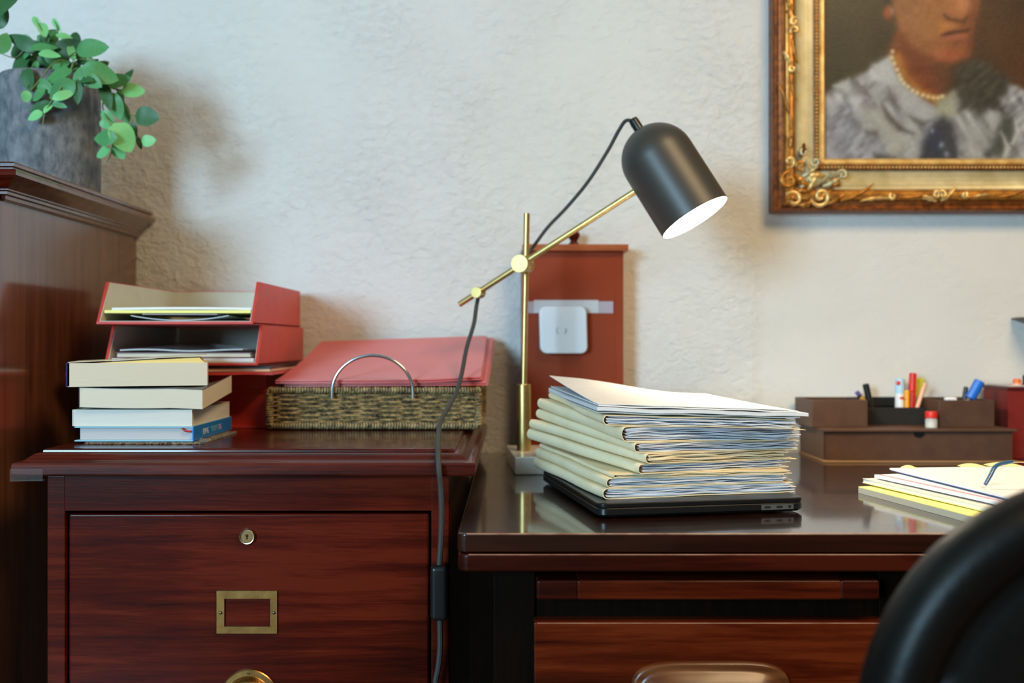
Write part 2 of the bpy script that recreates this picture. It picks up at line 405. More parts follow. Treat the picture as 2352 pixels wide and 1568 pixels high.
# ------------------------------------------------------------------ the room
def struct(name, mb, mat, **k):
    o = put(name, mb, mat, None, 0, **k); o['kind'] = 'structure'; return o
XL, XR, YF, ZT = -2.6, 3.0, -2.2, 2.6
struct('wall_back', MB().box(XL, XR, YW, YW + 0.12, 0, ZT), M['wall'])
struct('floor', MB().box(XL, XR, YF, YW, -0.1, 0), M['floor'])
struct('ceiling', MB().box(XL, XR, YF, YW, ZT, ZT + 0.1), M['ceiling'])
struct('wall_left', MB().box(XL - 0.1, XL, YF, YW, 0, ZT), M['room'])
struct('wall_right', MB().box(XR, XR + 0.1, YF, YW, 0, ZT), M['room'])
wx0, wx1, wz0, wz1 = -2.50, -1.50, 0.97, 2.07
wf = MB()
wf.box(XL, wx0, YF - 0.12, YF, 0, ZT).box(wx1, XR, YF - 0.12, YF, 0, ZT).box(wx0, wx1, YF - 0.12, YF, 0, wz0).box(wx0, wx1, YF - 0.12, YF, wz1, ZT)
struct('wall_front', wf, M['room'])
w = MB(); t = 0.02
w.box(wx0, wx0 + t, YF - 0.1, YF - 0.03, wz0, wz1).box(wx1 - t, wx1, YF - 0.1, YF - 0.03, wz0, wz1).box(wx0, wx1, YF - 0.1, YF - 0.03, wz0, wz0 + t).box(wx0, wx1, YF - 0.1, YF - 0.03, wz1 - t, wz1)
struct('window_1', w, M['curtain'])

# ------------------------------------------------------------------ tall cabinet with the plant
tc_x, tc_f = -0.678, 1.325
cab = thing('tall_cabinet', 'tall dark mahogany cabinet with stepped cornice carrying the potted plant', 'cabinet', (tc_x - 0.4, 1.56, 0))
zt = 1.184
put('body', MB().box(tc_x - 0.8, tc_x, 1.308, YW - 0.004, 0.0, zt - 0.04), M['mahog_z'], cab, 0)
put('face_frame', MB().box(tc_x - 0.8, tc_x - 0.0004, 1.305, 1.308, 0.0, zt - 0.045), M['mahog_dark'], cab, 0)
put('door', MB().box(tc_x - 0.76, tc_x - 0.05, 1.297, 1.305, 0.1, zt - 0.09, 0.003), M['mahog_dark'], cab)
# cornice profile: (outward, z below the top)
prof = [(-0.02, 0.0), (0.029, 0.0), (0.031, -0.002), (0.031, -0.006), (0.028, -0.0075), (0.028, -0.009), (0.034, -0.0105), (0.036, -0.014), (0.035, -0.018), (0.031, -0.0205), (0.026, -0.023), (0.021, -0.027), (0.0165, -0.0315), (0.015, -0.033), (0.015, -0.0345), (0.0118, -0.036), (0.0118, -0.0395), (0.0085, -0.041), (0.0075, -0.0455), (0.0025, -0.0475), (-0.02, -0.0475)]
fr = [lambda a, b: Vector((tc_x + a, YW - 0.006, zt + b)), lambda a, b: Vector((tc_x + a, tc_f - a, zt + b)), lambda a, b: Vector((tc_x - 0.85, tc_f - a, zt + b))]
put('cornice', MB().sweep(prof, fr[:2]), M['mahog_z'], cab, 25)
put('front_cornice', MB().sweep(prof, fr[1:]), M['mahog'], cab, 25)
put('top_board', MB().box(tc_x - 0.8, tc_x + 0.0, tc_f + 0.0, YW - 0.006, zt - 0.02, zt - 0.0005), M['mahog'], cab)

# ------------------------------------------------------------------ filing cabinet
fz = 0.817; fb = 1.235
fc = thing('filing_cabinet', 'low mahogany filing cabinet with brass lock, label holder and cup handle', 'cabinet', (-0.328, 1.5, 0))
FX0, FX1 = -0.577, -0.078
dx0, dx1, dz1 = -0.554, -0.1004, ZC - 0.2138
dz0 = dz1 - 0.33
b = MB()
b.box(FX0, dx0, fb, fb + 0.02, 0.02, 0.784, 0.002).box(dx1, FX1, fb, fb + 0.02, 0.02, 0.784, 0.002)
b.box(dx0 - 0.001, dx1 + 0.001, fb + 0.0005, fb + 0.02, dz1 + 0.004, 0.784).box(dx0 - 0.001, dx1 + 0.001, fb + 0.0005, fb + 0.02, dz0 - 0.04, dz0 - 0.004).box(dx0 - 0.001, dx1 + 0.001, fb + 0.0005, fb + 0.02, 0.02, 0.07)
put('face_frame', b, M['mahog'], fc)
b = MB()
b.box(FX0, FX0 + 0.018, fb + 0.02, YW - 0.006, 0.0, 0.784).box(FX1 - 0.018, FX1, fb + 0.02, YW - 0.006, 0.0, 0.784).box(FX0, FX1, YW - 0.02, YW - 0.006, 0, 0.784).box(FX0 + 0.018, FX1 - 0.018, fb + 0.03, YW - 0.02, 0.0, 0.02)
put('carcass', b, M['mahog_z'], fc)
# moulded top
TX0, TX1, TF, TB = -0.609, -0.0457, 1.2135, YW - 0.005
zs1, zs0 = ZC - 0.1477, ZC - 0.1647
tprof = [(0.10, zs0), (0.0, zs0 + 0.001), (-0.001, zs0 + 0.003), (-0.001, zs1 - 0.003), (0.0005, zs1 - 0.0005), (0.003, zs1), (0.006, zs1 + 0.0005), (0.010, zs1 + 0.0022), (0.014, zs1 + 0.0055), (0.018, zs1 + 0.0085), (0.0225, zs1 + 0.0100), (0.0255, zs1 + 0.0104), (0.0258, fz - 0.0022), (0.0275, fz - 0.0006), (0.030, fz), (0.10, fz)]
fr = [lambda a, z: Vector((TX0 + a, TB, z)), lambda a, z: Vector((TX0 + a, TF + a, z)), lambda a, z: Vector((TX1 - a, TF + a, z)), lambda a, z: Vector((TX1 - a, TB, z))]
m = MB().sweep(tprof, fr); m.box(TX0 + 0.1, TX1 - 0.1, TF + 0.1, TB, zs0, fz)
put('moulded_top', m, M['mahog_gloss'], fc, 22)
def f_drawer(z1, z0, deco):
    dr = put('drawer', MB().box(dx0 + 0.003, dx1 - 0.003, fb + 0.002, fb + 0.03, z0, z1, 0.003, 3), M['mahog'], fc)
    if not deco: 
        return
    yf = fb + 0.002
    lc = P(569, 1231, yf)
    lk = put('lock', MB().lathe([(0.0001, 0.0035), (0.0077, 0.0035), (0.0077, 0.0)], lc, (0, -1, 0), 32), M['brass_lock'], dr)
    put('lock_rim', MB().lathe([(0.0097, 0.0), (0.0097, 0.004), (0.0090, 0.005), (0.0080, 0.0048), (0.0077, 0.003)], lc, (0, -1, 0), 36, caps=False), M['lock_rim'], dr)
    k = MB().lathe([(0.0001, 0.0038), (0.0018, 0.0038), (0.0018, 0.003)], lc + Vector((0, 0, 0.0012)), (0, -1, 0), 16)
    k.box(lc.x - 0.0008, lc.x + 0.0008, lc.y - 0.0038, lc.y - 0.003, lc.z - 0.0035, lc.z)
    put('keyhole', k, M['black_hole'], dr)
    A = P(498, 1355, yf); B = P(638, 1454, yf); a = P(517, 1374, yf); e = P(621, 1437, yf)
    h = MB()
    for (x0, x1, z0_, z1_) in ((A.x, B.x, a.z, A.z), (A.x, B.x, B.z, e.z), (A.x, a.x, e.z, a.z), (e.x, B.x, e.z, a.z)):
        h.box(x0, x1, yf - 0.0026, yf, z0_, z1_, 0.0004, 1)
    lh = put('label_holder', h, M['brass_old'], dr, 30)
    for px in (507, 629):
        c = P(px, 1407, yf - 0.0026)
        put('screw', MB().lathe([(0.0001, 0.0014), (0.0016, 0.001), (0.0022, 0.0)], c, (0, -1, 0), 12), M['screw'], lh)
    c = P(573, 1603, yf); R = 0.0365
    hp = put('cup_handle', MB().lathe([(R, 0), (R, 0.0022), (R - 0.0012, 0.0034), (R - 0.0075, 0.0036), (R - 0.009, 0.005), (R - 0.0105, 0.010), (R - 0.0135, 0.0145), (0.012, 0.018), (0.0001, 0.0185)], c, (0, -1, 0), 48), M['brass_old'], dr)
    for k in range(3):
        an = math.pi / 2 + k * 2 * math.pi / 3
        q = c + Vector((math.cos(an) * (R - 0.0045), -0.0034, math.sin(an) * (R - 0.0045)))
        put('screw', MB().lathe([(0.0001, 0.0012), (0.0013, 0.0008), (0.0018, 0.0)], q, (0, -1, 0), 12), M['screw'], hp)
f_drawer(dz1, dz0, True)
f_drawer(dz0 - 0.05, 0.08, False)
tp = MB()
A = P(22, 1078, 1.2105)
tp.box(A.x, A.x + 0.040, 1.2108, 1.2113, A.z - 0.0142, A.z).box(A.x, A.x + 0.0005, 1.2108, 1.245, A.z - 0.0142, A.z)
tp.tube([(A.x, 1.2108, A.z), (A.x + 0.040, 1.2108, A.z)], 0.0006, 6).tube([(A.x, 1.2108, A.z - 0.0142), (A.x + 0.043, 1.2100, A.z - 0.0125)], 0.0007, 6)
put('corner_tape', tp, M['corner_tape'], fc, label='strip of clear tape stuck over the front corner')

# ------------------------------------------------------------------ writing desk
DZ = ZC - 0.2005; DF = 1.04; DX0, DX1 = -0.0573, 1.50
desk = thing('writing_desk', 'dark mahogany writing desk with glossy top, pull-out slide and carved drawer pull', 'desk', (0.72, 1.4, 0))
def rounded_rect(x0, x1, y0, y1, r, n=6):
    pts = []
    for cx, cy, a0 in ((x1 - r, y1 - r, 0), (x0 + r, y1 - r, 90), (x0 + r, y0 + r, 180), (x1 - r, y0 + r, 270)):
        for k in range(n + 1):
            a = math.radians(a0 + 90 * k / n); pts.append((cx + r * math.cos(a), cy + r * math.sin(a)))
    return pts
def board(mb, x0, x1, y0, y1, z0, z1, r, e):
    """board with rounded plan corners and eased edges"""
    rings = [(0, z0 + e), (e * 0.3, z0 + e * 0.3), (e, z0)]
    lv = [(e, z0), (e * 0.3, z0 + e * 0.3), (0, z0 + e), (0, z1 - e), (e * 0.3, z1 - e * 0.3), (e, z1)]
    vs = []; n = None
    for ins, z in lv:
        pp = rounded_rect(x0 + ins, x1 - ins, y0 + ins, y1 - ins, max(r - ins, 0.0005)); n = len(pp)
        vs += [Vector((x, y, z)) for x, y in pp]
    fs = [tuple(range(n))[::-1], tuple(range((len(lv) - 1) * n, len(lv) * n))]
    for i in range(len(lv) - 1):
        for k in range(n): fs.append((i * n + k, i * n + (k + 1) % n, (i + 1) * n + (k + 1) % n, (i + 1) * n + k))
    return mb.add(vs, fs)
zt1 = ZC - 0.2205
put('desk_top', board(MB(), DX0, DX1, DF, YW - 0.003, zt1, DZ, 0.010, 0.0022), M['desk_top'], desk, 50)
put('edge_wear_highlight', MB().tube([(DX0 + 0.010, DF + 0.0006, DZ - 0.0006), (DX1 - 0.012, DF + 0.0006, DZ - 0.0006)], 0.0010, 6), M['worn_highlight'], desk, label='pale line of wear and painted highlight along the front edge')  # thin pale tube draws the highlight on the rubbed edge
put('under_board', board(MB(), DX0 + 0.0005, DX1, DF - 0.0012, YW - 0.004, ZC - 0.2405, zt1 - 0.0012, 0.012, 0.0028), M['mahog_dark'], desk, 50)
put('edge_wear_highlight', MB().tube([(DX0 + 0.012, DF - 0.0006, zt1 - 0.0020), (DX1 - 0.012, DF - 0.0006, zt1 - 0.0020)], 0.0006, 6), M['worn_highlight'], desk, label='pale line of wear and painted highlight along the lower board')
px0, px1, pf = -0.020, 0.440, 1.072
b = MB()
zb = ZC - 0.2405
b.box(px0, px0 + 0.045, pf, pf + 0.03, 0.05, zb, 0.0015).box(px1 - 0.045, px1, pf, pf + 0.03, 0.05, zb, 0.0015)
b.box(px0 + 0.045, px1 - 0.045, pf + 0.004, pf + 0.03, ZC - 0.3000, ZC - 0.2760).box(px0 + 0.045, px1 - 0.045, pf + 0.004, pf + 0.03, zb - 0.006, zb)
b.box(px0, px0 + 0.02, pf + 0.03, YW - 0.05, 0.05, zb).box(px1 - 0.02, px1, pf + 0.03, YW - 0.05, 0.05, zb).box(px0, px1, YW - 0.05, YW - 0.03, 0.05, zb)
b.box(px0 + 0.045, px1 - 0.045, pf + 0.02, pf + 0.03, 0.08, zb)
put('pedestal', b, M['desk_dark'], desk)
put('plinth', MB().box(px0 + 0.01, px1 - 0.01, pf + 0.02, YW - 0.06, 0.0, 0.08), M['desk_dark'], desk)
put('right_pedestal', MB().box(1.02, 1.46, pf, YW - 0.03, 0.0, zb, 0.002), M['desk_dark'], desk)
sf = 1.046
s0, s1 = P(1232, 1332, sf), P(2022, 1378, sf)
e0, e1 = P(1325, 1332, sf).x, P(1935, 1332, sf).x
sl = put('pull_out_slide', MB().box(e0, e1, sf, sf + 0.2, s1.z, s0.z, 0.003, 3), M['desk_red'], desk)
for (x0, x1) in ((s0.x, e0 + 0.002), (e1 - 0.002, s1.x)):
    put('end_cap', MB().box(x0, x1, sf + 0.0004, sf + 0.2, s1.z, s0.z, 0.003, 3), M['mahog_dark'], sl)
dfy = 1.050
d0 = P(1227, 1430, dfy)
dd = put('drawer', MB().box(d0.x, 0.396, dfy, dfy + 0.03, 0.42, d0.z, 0.0018, 2), M['desk_red'], desk)
put('edge_wear_highlight', MB().tube([(d0.x + 0.003, dfy + 0.0007, d0.z - 0.0006), (0.393, dfy + 0.0007, d0.z - 0.0006)], 0.0005, 6), M['worn_highlight'], dd, label='pale line of wear and painted highlight along the top edge')
# carved pull: a bulging rounded block with a stepped lip
c = P(1632, 1640, dfy); hw, hh = 0.0855, 0.0565
def sup(u, k, ins):
    a = 2 * math.pi * u; n = 4.6
    ca, sa = math.cos(a), math.sin(a)
    return ((hw - ins) * math.copysign(abs(ca) ** (2 / n), ca), (hh - ins) * math.copysign(abs(sa) ** (2 / n), sa))
lv = [(0, 0), (0.0005, 0.004), (0.002, 0.0058), (0.004, 0.0062), (0.0065, 0.0060), (0.0085, 0.0066), (0.0105, 0.0085), (0.014, 0.0125), (0.020, 0.0175), (0.028, 0.0215), (0.038, 0.0235), (0.05, 0.0245)]
n = 72; vs = []
for ins, out in lv:
    for k in range(n):
        x, z = sup(k / n, n, ins); vs.append(Vector((c.x + x, dfy - out, c.z + z)))
fs = [(i * n + k, i * n + (k + 1) % n, (i + 1) * n + (k + 1) % n, (i + 1) * n + k) for i in range(len(lv) - 1) for k in range(n)]
fs.append(tuple(range((len(lv) - 1) * n, len(lv) * n)))
put('drawer_pull', MB().add(vs, fs), M['pull_wood'], dd, 50, label='rounded polished wooden pull carved with a stepped lip')
put('drawer', MB().box(d0.x, 0.396, dfy, dfy + 0.03, 0.10, 0.405, 0.0018, 2), M['desk_red'], desk)

# ------------------------------------------------------------------ potted plant
pc = Vector((-0.743, 1.60, zt)); pr = 0.0765; ph = 1.366 - zt + 0.004
plant = thing('potted_plant', 'trailing green leafy plant in a grey stoneware pot on the tall cabinet', 'plant', pc)
put('pot', MB().lathe([(pr * 0.97, 0), (pr, 0.006), (pr * 1.005, 0.06), (pr, ph - 0.01), (pr * 0.975, ph - 0.003), (pr * 0.94, ph), (pr * 0.88, ph - 0.004), (pr * 0.86, ph - 0.02), (0.0001, ph - 0.022)], pc, (0, 0, 1), 64), M['concrete'], plant, 60)
put('soil', MB().lathe([(pr * 0.87, ph - 0.024), (pr * 0.6, ph - 0.016), (0.0001, ph - 0.012)], pc, (0, 0, 1), 32), M['soil'], plant)
def leaf_mesh(name, ratio, mat, tip=1.0):
    """ovate leaf, unit length along +x, folded a little along the midrib and curling at the tip"""
    N = 9; vs = []; fs = []
    for i in range(N):
        t = i / (N - 1)
        wv = ratio * 0.5 * (math.sin(math.pi * t ** 0.82) ** (0.75 * tip)) if 0 < t < 1 else 0.004
        z = -0.16 * t * t + 0.03 * math.sin(6 * t)
        for s_ in (-1, -0.5, 0, 0.5, 1):
            vs.append((t, s_ * wv, z + 0.22 * abs(s_) * wv - 0.10 * (abs(s_) ** 2) * wv))
    for i in range(N - 1):
        for k in range(4):
            a = i * 5 + k; fs.append((a, a + 1, a + 6, a + 5))
    me = bpy.data.meshes.new(name); me.from_pydata(vs, [], fs); me.shade_smooth(); me.materials.append(mat); return me
LM = {}
for key in 'abc':
    for q, (rt, tip) in {'n': (0.42, 1.0), 'm': (0.62, 0.9), 'w': (0.82, 0.8)}.items():
        LM[key + q] = leaf_mesh('leaf', rt, M['leaf_' + key], tip)
K = 400.0 / 1120.0
LEAVES = [  # centre x, y (in the plant's own drawing), length, direction (deg), shape, tone, depth
 (585,308,160,8,'m','a',1.53),(755,518,125,15,'m','a',1.56),(855,580,105,10,'w','c',1.57),(940,748,118,-5,'w','b',1.55),(952,905,70,5,'w','c',1.56),
 (790,880,150,-58,'w','c',1.54),(672,886,128,178,'m','a',1.53),(660,980,76,200,'w','c',1.55),(762,976,78,-60,'w','c',1.56),(742,680,130,-75,'m','a',1.55),
 (800,728,100,-78,'m','a',1.58),(860,835,84,-88,'n','b',1.57),(896,920,62,-75,'n','b',1.57),(690,752,76,-50,'m','c',1.56),(675,802,60,-30,'m','c',1.57),
 (682,612,140,-72,'n','b',1.54),(772,632,96,-80,'n','a',1.59),(820,488,84,58,'n','b',1.60),(640,470,170,-15,'m','a',1.52),(520,492,110,75,'m','a',1.515),
 (497,585,120,-88,'n','b',1.512),(398,578,150,215,'m','a',1.508),(372,482,140,205,'m','a',1.515),(390,412,90,25,'m','a',1.55),(288,556,100,-35,'m','a',1.51),
 (245,606,88,215,'m','a',1.508),(170,620,56,-100,'w','c',1.508),(225,742,80,205,'m','c',1.505),(250,682,116,200,'n','b',1.512),(310,690,70,55,'n','c',1.505),
 (372,668,84,-20,'n','a',1.508),(408,610,110,25,'n','c',1.503),(176,505,118,-82,'m','b',1.515),(142,272,170,158,'n','b',1.56),(100,330,90,120,'m','b',1.58),
 (128,408,130,232,'m','b',1.57),(196,398,110,70,'m','b',1.60),(272,300,140,10,'n','a',1.55),(312,344,116,-5,'n','c',1.53),(335,394,120,-40,'m','b',1.57),
 (432,310,150,20,'m','b',1.56),(418,236,96,-15,'n','c',1.57),(462,272,100,-20,'n','a',1.59),(360,158,76,-62,'n','c',1.58),(238,145,80,-55,'n','c',1.58),
 (276,186,80,-65,'m','c',1.57),(284,232,100,160,'m','a',1.60),(340,238,80,80,'m','a',1.60),(320,215,70,40,'m','b',1.62),(530,402,66,170,'m','b',1.57),
 (592,408,72,40,'m','b',1.60),(650,422,80,35,'m','b',1.62),(560,440,80,200,'m','a',1.57),(22,275,118,78,'m','a',1.55),(560,350,70,120,'n','c',1.58),
 (255,430,90,-60,'m','b',1.58),(300,420,110,20,'m','b',1.60),(460,335,90,-70,'n','c',1.56),(225,435,70,250,'n','a',1.56),(590,520,110,-30,'m','a',1.515),
 (540,510,100,170,'n','b',1.512),(690,480,90,-60,'n','a',1.54),(30,20,190,62,'m','b',1.42),(5,110,120,70,'m','b',1.44)]
random.seed(4)
for (x, y, L_, ang, shp, tone, d) in LEAVES:
    p = P(x * K, y * K, d); s = L_ * K * d / F * 1.36
    a = math.radians(ang)
    dirv = Vector((math.cos(a), random.uniform(-0.35, 0.2), math.sin(a))).normalized()
    face = Vector((random.uniform(-0.5, 0.5), -1.0, random.uniform(-0.2, 0.7)))
    nz = (face - dirv * face.dot(dirv)).normalized(); ny = nz.cross(dirv)
    o = bpy.data.objects.new('leaf', LM[tone + shp]); C.objects.link(o); o.parent = plant
    mt = Matrix((dirv * s, ny * s, nz * s)).transposed().to_4x4()
    mt.translation = p - dirv * s * 0.5 - pc
    o.matrix_local = mt
rl = random.Random(12)
for k in range(34):
    x = rl.gauss(360, 120); y = rl.gauss(370, 75)
    if x < 70: x = 80 + rl.random() * 100
    d = rl.uniform(1.56, 1.64); L_ = rl.uniform(80, 130)
    y = min(y, 455)
    p = P(x * K, y * K, d); s_ = L_ * K * d / F * 1.3; a = rl.uniform(0, 2 * math.pi)
    dirv = Vector((math.cos(a), rl.uniform(-0.4, 0.3), math.sin(a))).normalized()
    face = Vector((rl.uniform(-0.6, 0.6), -1.0, rl.uniform(-0.2, 0.9))); nz = (face - dirv * face.dot(dirv)).normalized(); ny = nz.cross(dirv)
    o = bpy.data.objects.new('leaf', LM[rl.choice('abbab') + rl.choice('nmm')]); C.objects.link(o); o.parent = plant
    mt = Matrix((dirv * s_, ny * s_, nz * s_)).transposed().to_4x4(); mt.translation = p - dirv * s_ * 0.5 - pc; o.matrix_local = mt
STEMS = [[(430, 470, 1.6), (520, 380, 1.57), (620, 430, 1.55), (690, 560, 1.55), (660, 690, 1.56), (720, 830, 1.555), (720, 960, 1.56), (690, 1045, 1.56)],
 [(450, 480, 1.6), (560, 360, 1.58), (660, 470, 1.57), (760, 590, 1.575), (830, 730, 1.57), (880, 860, 1.57), (900, 940, 1.57)],
 [(380, 480, 1.6), (400, 390, 1.56), (330, 420, 1.53), (250, 520, 1.512), (180, 600, 1.51)], [(400, 480, 1.6), (470, 400, 1.55), (420, 520, 1.511), (340, 640, 1.507), (290, 720, 1.505), (275, 800, 1.503)],
 [(330, 470, 1.6), (220, 360, 1.58), (180, 300, 1.57), (100, 370, 1.57), (0, 340, 1.56)], [(340, 470, 1.6), (300, 300, 1.59), (270, 200, 1.57), (230, 125, 1.57)],
 [(360, 470, 1.6), (370, 300, 1.6), (370, 190, 1.58), (350, 135, 1.58)], [(380, 480, 1.6), (450, 360, 1.56), (540, 320, 1.54)], [(300, 480, 1.6), (220, 420, 1.57), (200, 480, 1.53), (175, 560, 1.513)],
 [(420, 480, 1.6), (500, 440, 1.55), (560, 480, 1.53), (560, 560, 1.512)], [(700, 560, 1.56), (780, 580, 1.57), (830, 580, 1.57)], [(830, 735, 1.57), (870, 745, 1.56), (900, 745, 1.556)]]
for st in STEMS:
    pts = spline([P(x * K, y * K, d) for x, y, d in st], 5)
    put('stem', MB().tube(pts, [0.0018 - 0.0011 * i / (len(pts) - 1) for i in range(len(pts))], 6), M['stem'], plant)

# ------------------------------------------------------------------ books on the filing cabinet
mat_o = MB()
def matf(u, v): return Vector((-0.552 + 0.152 * u, 1.288 + 0.16 * v, fz + 0.0004 + 0.0005 * noise.noise(Vector((u * 40, v * 40, 0)))))
mat_o.slab(matf, 40, 12, 0.0022)
random.seed(9)
for i in range(90):
    x = -0.552 + 0.152 * random.random(); y = 1.288
    mat_o.tube([(x, y + 0.002, fz + 0.002), (x + random.uniform(-0.002, 0.002), y - 0.002, fz + random.uniform(0.0010, 0.003)), (x + random.uniform(-0.004, 0.004), y - random.uniform(0.003, 0.006), fz + random.uniform(0.0006, 0.002))], 0.0005, 4)
for i in range(10):
    x = -0.405 + random.uniform(-0.004, 0.008)
    mat_o.tube([(x, 1.29, fz + 0.002), (x + 0.004, 1.286, fz + 0.004), (x + 0.008, 1.284, fz + random.uniform(0.004, 0.009))], 0.0005, 4)
tag(put('woven_mat', mat_o, M['mat'], None, loc=(-0.476, 1.37, fz)), 'small frayed woven mat lying under the pile of books', 'mat')
mat_top = fz + 0.0032

def book(label, x0, x1, yf, depth, z0, th, rz, pages, cover, warp=None, ct=0.0012, spine=None, proud=0.002, name='book'):
    """a lying book: x0..x1 is its front edge, spine side given as 'left' or 'right'"""
    t_ = thing(name, label, 'book', (x0, yf, z0), rz, None)
    W = x1 - x0; wf_ = warp or (lambda u, v: 0.0)
    pg = MB()
    def low(u, v): return Vector((proud + u * (W - 2 * proud), proud + v * (depth - 2 * proud), ct + wf_(u, v)))
    hgt = th - 2 * ct
    nu, nv = 16, 8
    vs = [low(i / (nu - 1), j / (nv - 1)) for j in range(nv) for i in range(nu)]
    pg.slab(low, nu, nv, hgt)
    put('pages', pg, pages, t_, 40, world=False)
    for zz, nm in ((0.0, 'back_cover'), (th - ct, 'front_cover')):
        cv = MB().slab(lambda u, v, zz=zz: Vector((u * W, v * depth, zz + wf_(u, v))), nu, nv, ct * 0.9)
        put(nm, cv, cover, t_, 40, world=False)
    if spine:
        xs = 0.0 if spine == 'left' else W - ct
        sp = MB().slab(lambda u, v: Vector((xs + u * ct, v * depth, 0.0005 + wf_(0.0 if spine == 'left' else 1.0, v))), 2, 8, th - 0.001)
        put('spine', sp, cover, t_, 40, world=False)
    return t_
# bottom: blue-spined hardback
z = mat_top
bk = thing('book', 'blue-spined hardback with pale blue boards at the bottom of the book pile', 'book', (-0.566, 1.292, z))
Wb, Db, Tb = 0.153, 0.176, 0.0195
put('pages', MB().slab(lambda u, v: Vector((0.004 + u * (Wb - 0.006), 0.004 + v * (Db - 0.008), 0.002)), 8, 8, Tb - 0.004), M['page_grey'], bk, world=False)
put('back_cover', MB().box(-0.002, Wb - 0.001, 0, Db, 0, 0.0018, 0.0006, 2), M['cover_lblue'], bk, world=False)
put('front_cover', MB().box(-0.002, Wb - 0.001, 0, Db, Tb - 0.0018, Tb, 0.0006, 2), M['cover_lblue'], bk, world=False)
sp = put('spine', MB().box(Wb - 0.0022, Wb, 0, Db, 0, Tb, 0.0008, 2), M['cover_blue'], bk, world=False)
put('ribbon', MB().tube([(Wb - 0.016, 0.003, Tb - 0.0025), (Wb - 0.011, 0.0005, Tb - 0.006), (Wb - 0.003, 0.002, Tb - 0.0065)], 0.0014, 6), M['red_band'], bk, world=False)
def text_mesh(name, body, size, mat, mtx, parent):
    cu = bpy.data.curves.new(name, 'FONT'); cu.body = body; cu.size = size; cu.extrude = 0.00012
    cu.align_x = 'LEFT'; cu.space_character = 0.95
    o = bpy.data.objects.new(name, cu); C.objects.link(o)
    bpy.context.view_layer.update()
    dg = bpy.context.evaluated_depsgraph_get()
    me = bpy.data.meshes.new_from_object(o.evaluated_get(dg)); bpy.data.objects.remove(o)
    me.materials.append(mat)
    me.transform(mtx)
    q = bpy.data.objects.new(name, me); C.objects.link(q); q.parent = parent; return q
for body, y0, mat_, wd in (('BEING', 0.038, M['txt_white'], 0.030), ('THOUGHTS', 0.072, M['txt_teal'], 0.034), ('BIG', 0.110, M['txt_pink'], 0.017)):
    n_ch = len(body)
    sx = wd / (n_ch * 0.0062)
    mtx = Matrix.Translation((Wb + 0.0002, y0, 0.0058)) @ Matrix(((0, 0, 1, 0), (1, 0, 0, 0), (0, 1, 0, 0), (0, 0, 0, 1))) @ Matrix.Diagonal((sx, 1.15, 1, 1))
    text_mesh('spine_lettering', body, 0.0098, mat_, mtx, sp)
z += Tb
def wpb(u, v): return 0.0
b2 = book('white-paged paperback lying directly on the blue hardback', -0.572, -0.416, 1.296, 0.172, z + 0.0002, 0.0215, 0.0, M['page_white'], M['cover_cream'], None, 0.0006, 'left', 0.0006)
b2s = MB().slab(lambda u, v: Vector((-0.0006 + u * 0.0006, v * 0.172, 0.0006)), 2, 6, 0.0203)
put('spine', b2s, M['cover_navy'], b2, world=False)
z += 0.0218
def warp3(u, v): return 0.0035 * math.sin(u * 3.1) * -1 * (1 - v) * 0.5 + 0.004 * max(0, u - 0.75) * -3.0 * (1 - v) + 0.0115 * v * (max(0.0, u - 0.78) / 0.22) ** 2 + 0.0015
b3 = book('bent thick paperback with sagging cream pages under the top book', -0.561, -0.402, 1.290, 0.152, z + 0.0015, 0.0262, 0.03, M['page_cream'], M['cover_black'], warp3, 0.0006, 'left', 0.0006)
z += 0.0292
b4 = thing('book', 'thickest cream-paged paperback on top of the pile, its cover lifted', 'book', (-0.5725, 1.283, z + 0.0008), 0.285)
W4, D4, T4 = 0.172, 0.115, 0.031
def pagef(u, v): return Vector((0.002 + 0.0025 * (1 - u) * 0 + u * (W4 - 0.002), v * D4, 0.0006))
put('pages', MB().slab(pagef, 6, 6, T4 - 0.001), M['page_cream'], b4, world=False)
put('back_cover', MB().box(0, W4, 0, D4, 0, 0.0006), M['cover_cream'], b4, world=False)
put('spine', MB().slab(lambda u, v: Vector((-0.0008 + 0.0014 * u - 0.0012 * math.sin(math.pi * 0.5), v * D4, 0.0)), 2, 4, T4), M['cover_navy'], b4, world=False)
put('front_cover', MB().slab(lambda u, v: Vector((u * W4 * 0.985, v * D4, T4 + 0.0003 + 0.0088 * u ** 1.15)), 16, 4, 0.0006), M['cover_cream'], b4, world=False)
put('cover_wedge', MB().prism([(0.03, T4 - 0.0006), (W4 - 0.004, T4 - 0.0006), (W4 - 0.010, T4 + 0.0060), (W4 * 0.6, T4 + 0.0036)], lambda p: Vector((p[0], 0.002, p[1])), lambda p: Vector((p[0], D4 - 0.002, p[1]))), M['yellow_inner'], b4, 0, world=False)  # pale yellow wedge filling the gap under the lifted cover

# ------------------------------------------------------------------ red files beside the books
box_f = 1.528
rb = thing('box_file', 'deep red cloth box file standing under the red portfolio behind the books', 'box', (-0.49, 1.65, fz))
put('body', MB().box(-0.600, -0.3765, box_f, YW - 0.008, fz, ZC - 0.050, 0.002), M['red_dark'], rb)
put('ridge', MB().box(-0.602, -0.3750, box_f - 0.0025, YW - 0.008, ZC - 0.0785, ZC - 0.0735, 0.0012), M['red_cloth'], rb)
put('foot_trim', MB().box(-0.602, -0.3750, box_f - 0.0025, YW - 0.008, fz, fz + 0.004, 0.001), M['red_cloth'], rb)
pfz = ZC - 0.0498
pfo = thing('portfolio', 'red leather portfolio lying closed between the box file and lower letter tray', 'folder', (-0.49, 1.60, pfz))
PC, PS = math.cos(math.radians(2)), math.sin(math.radians(2))
def pfp(a, b_, z): return Vector((-0.651 + a * PC - b_ * PS, 1.452 + a * PS + b_ * PC, z))
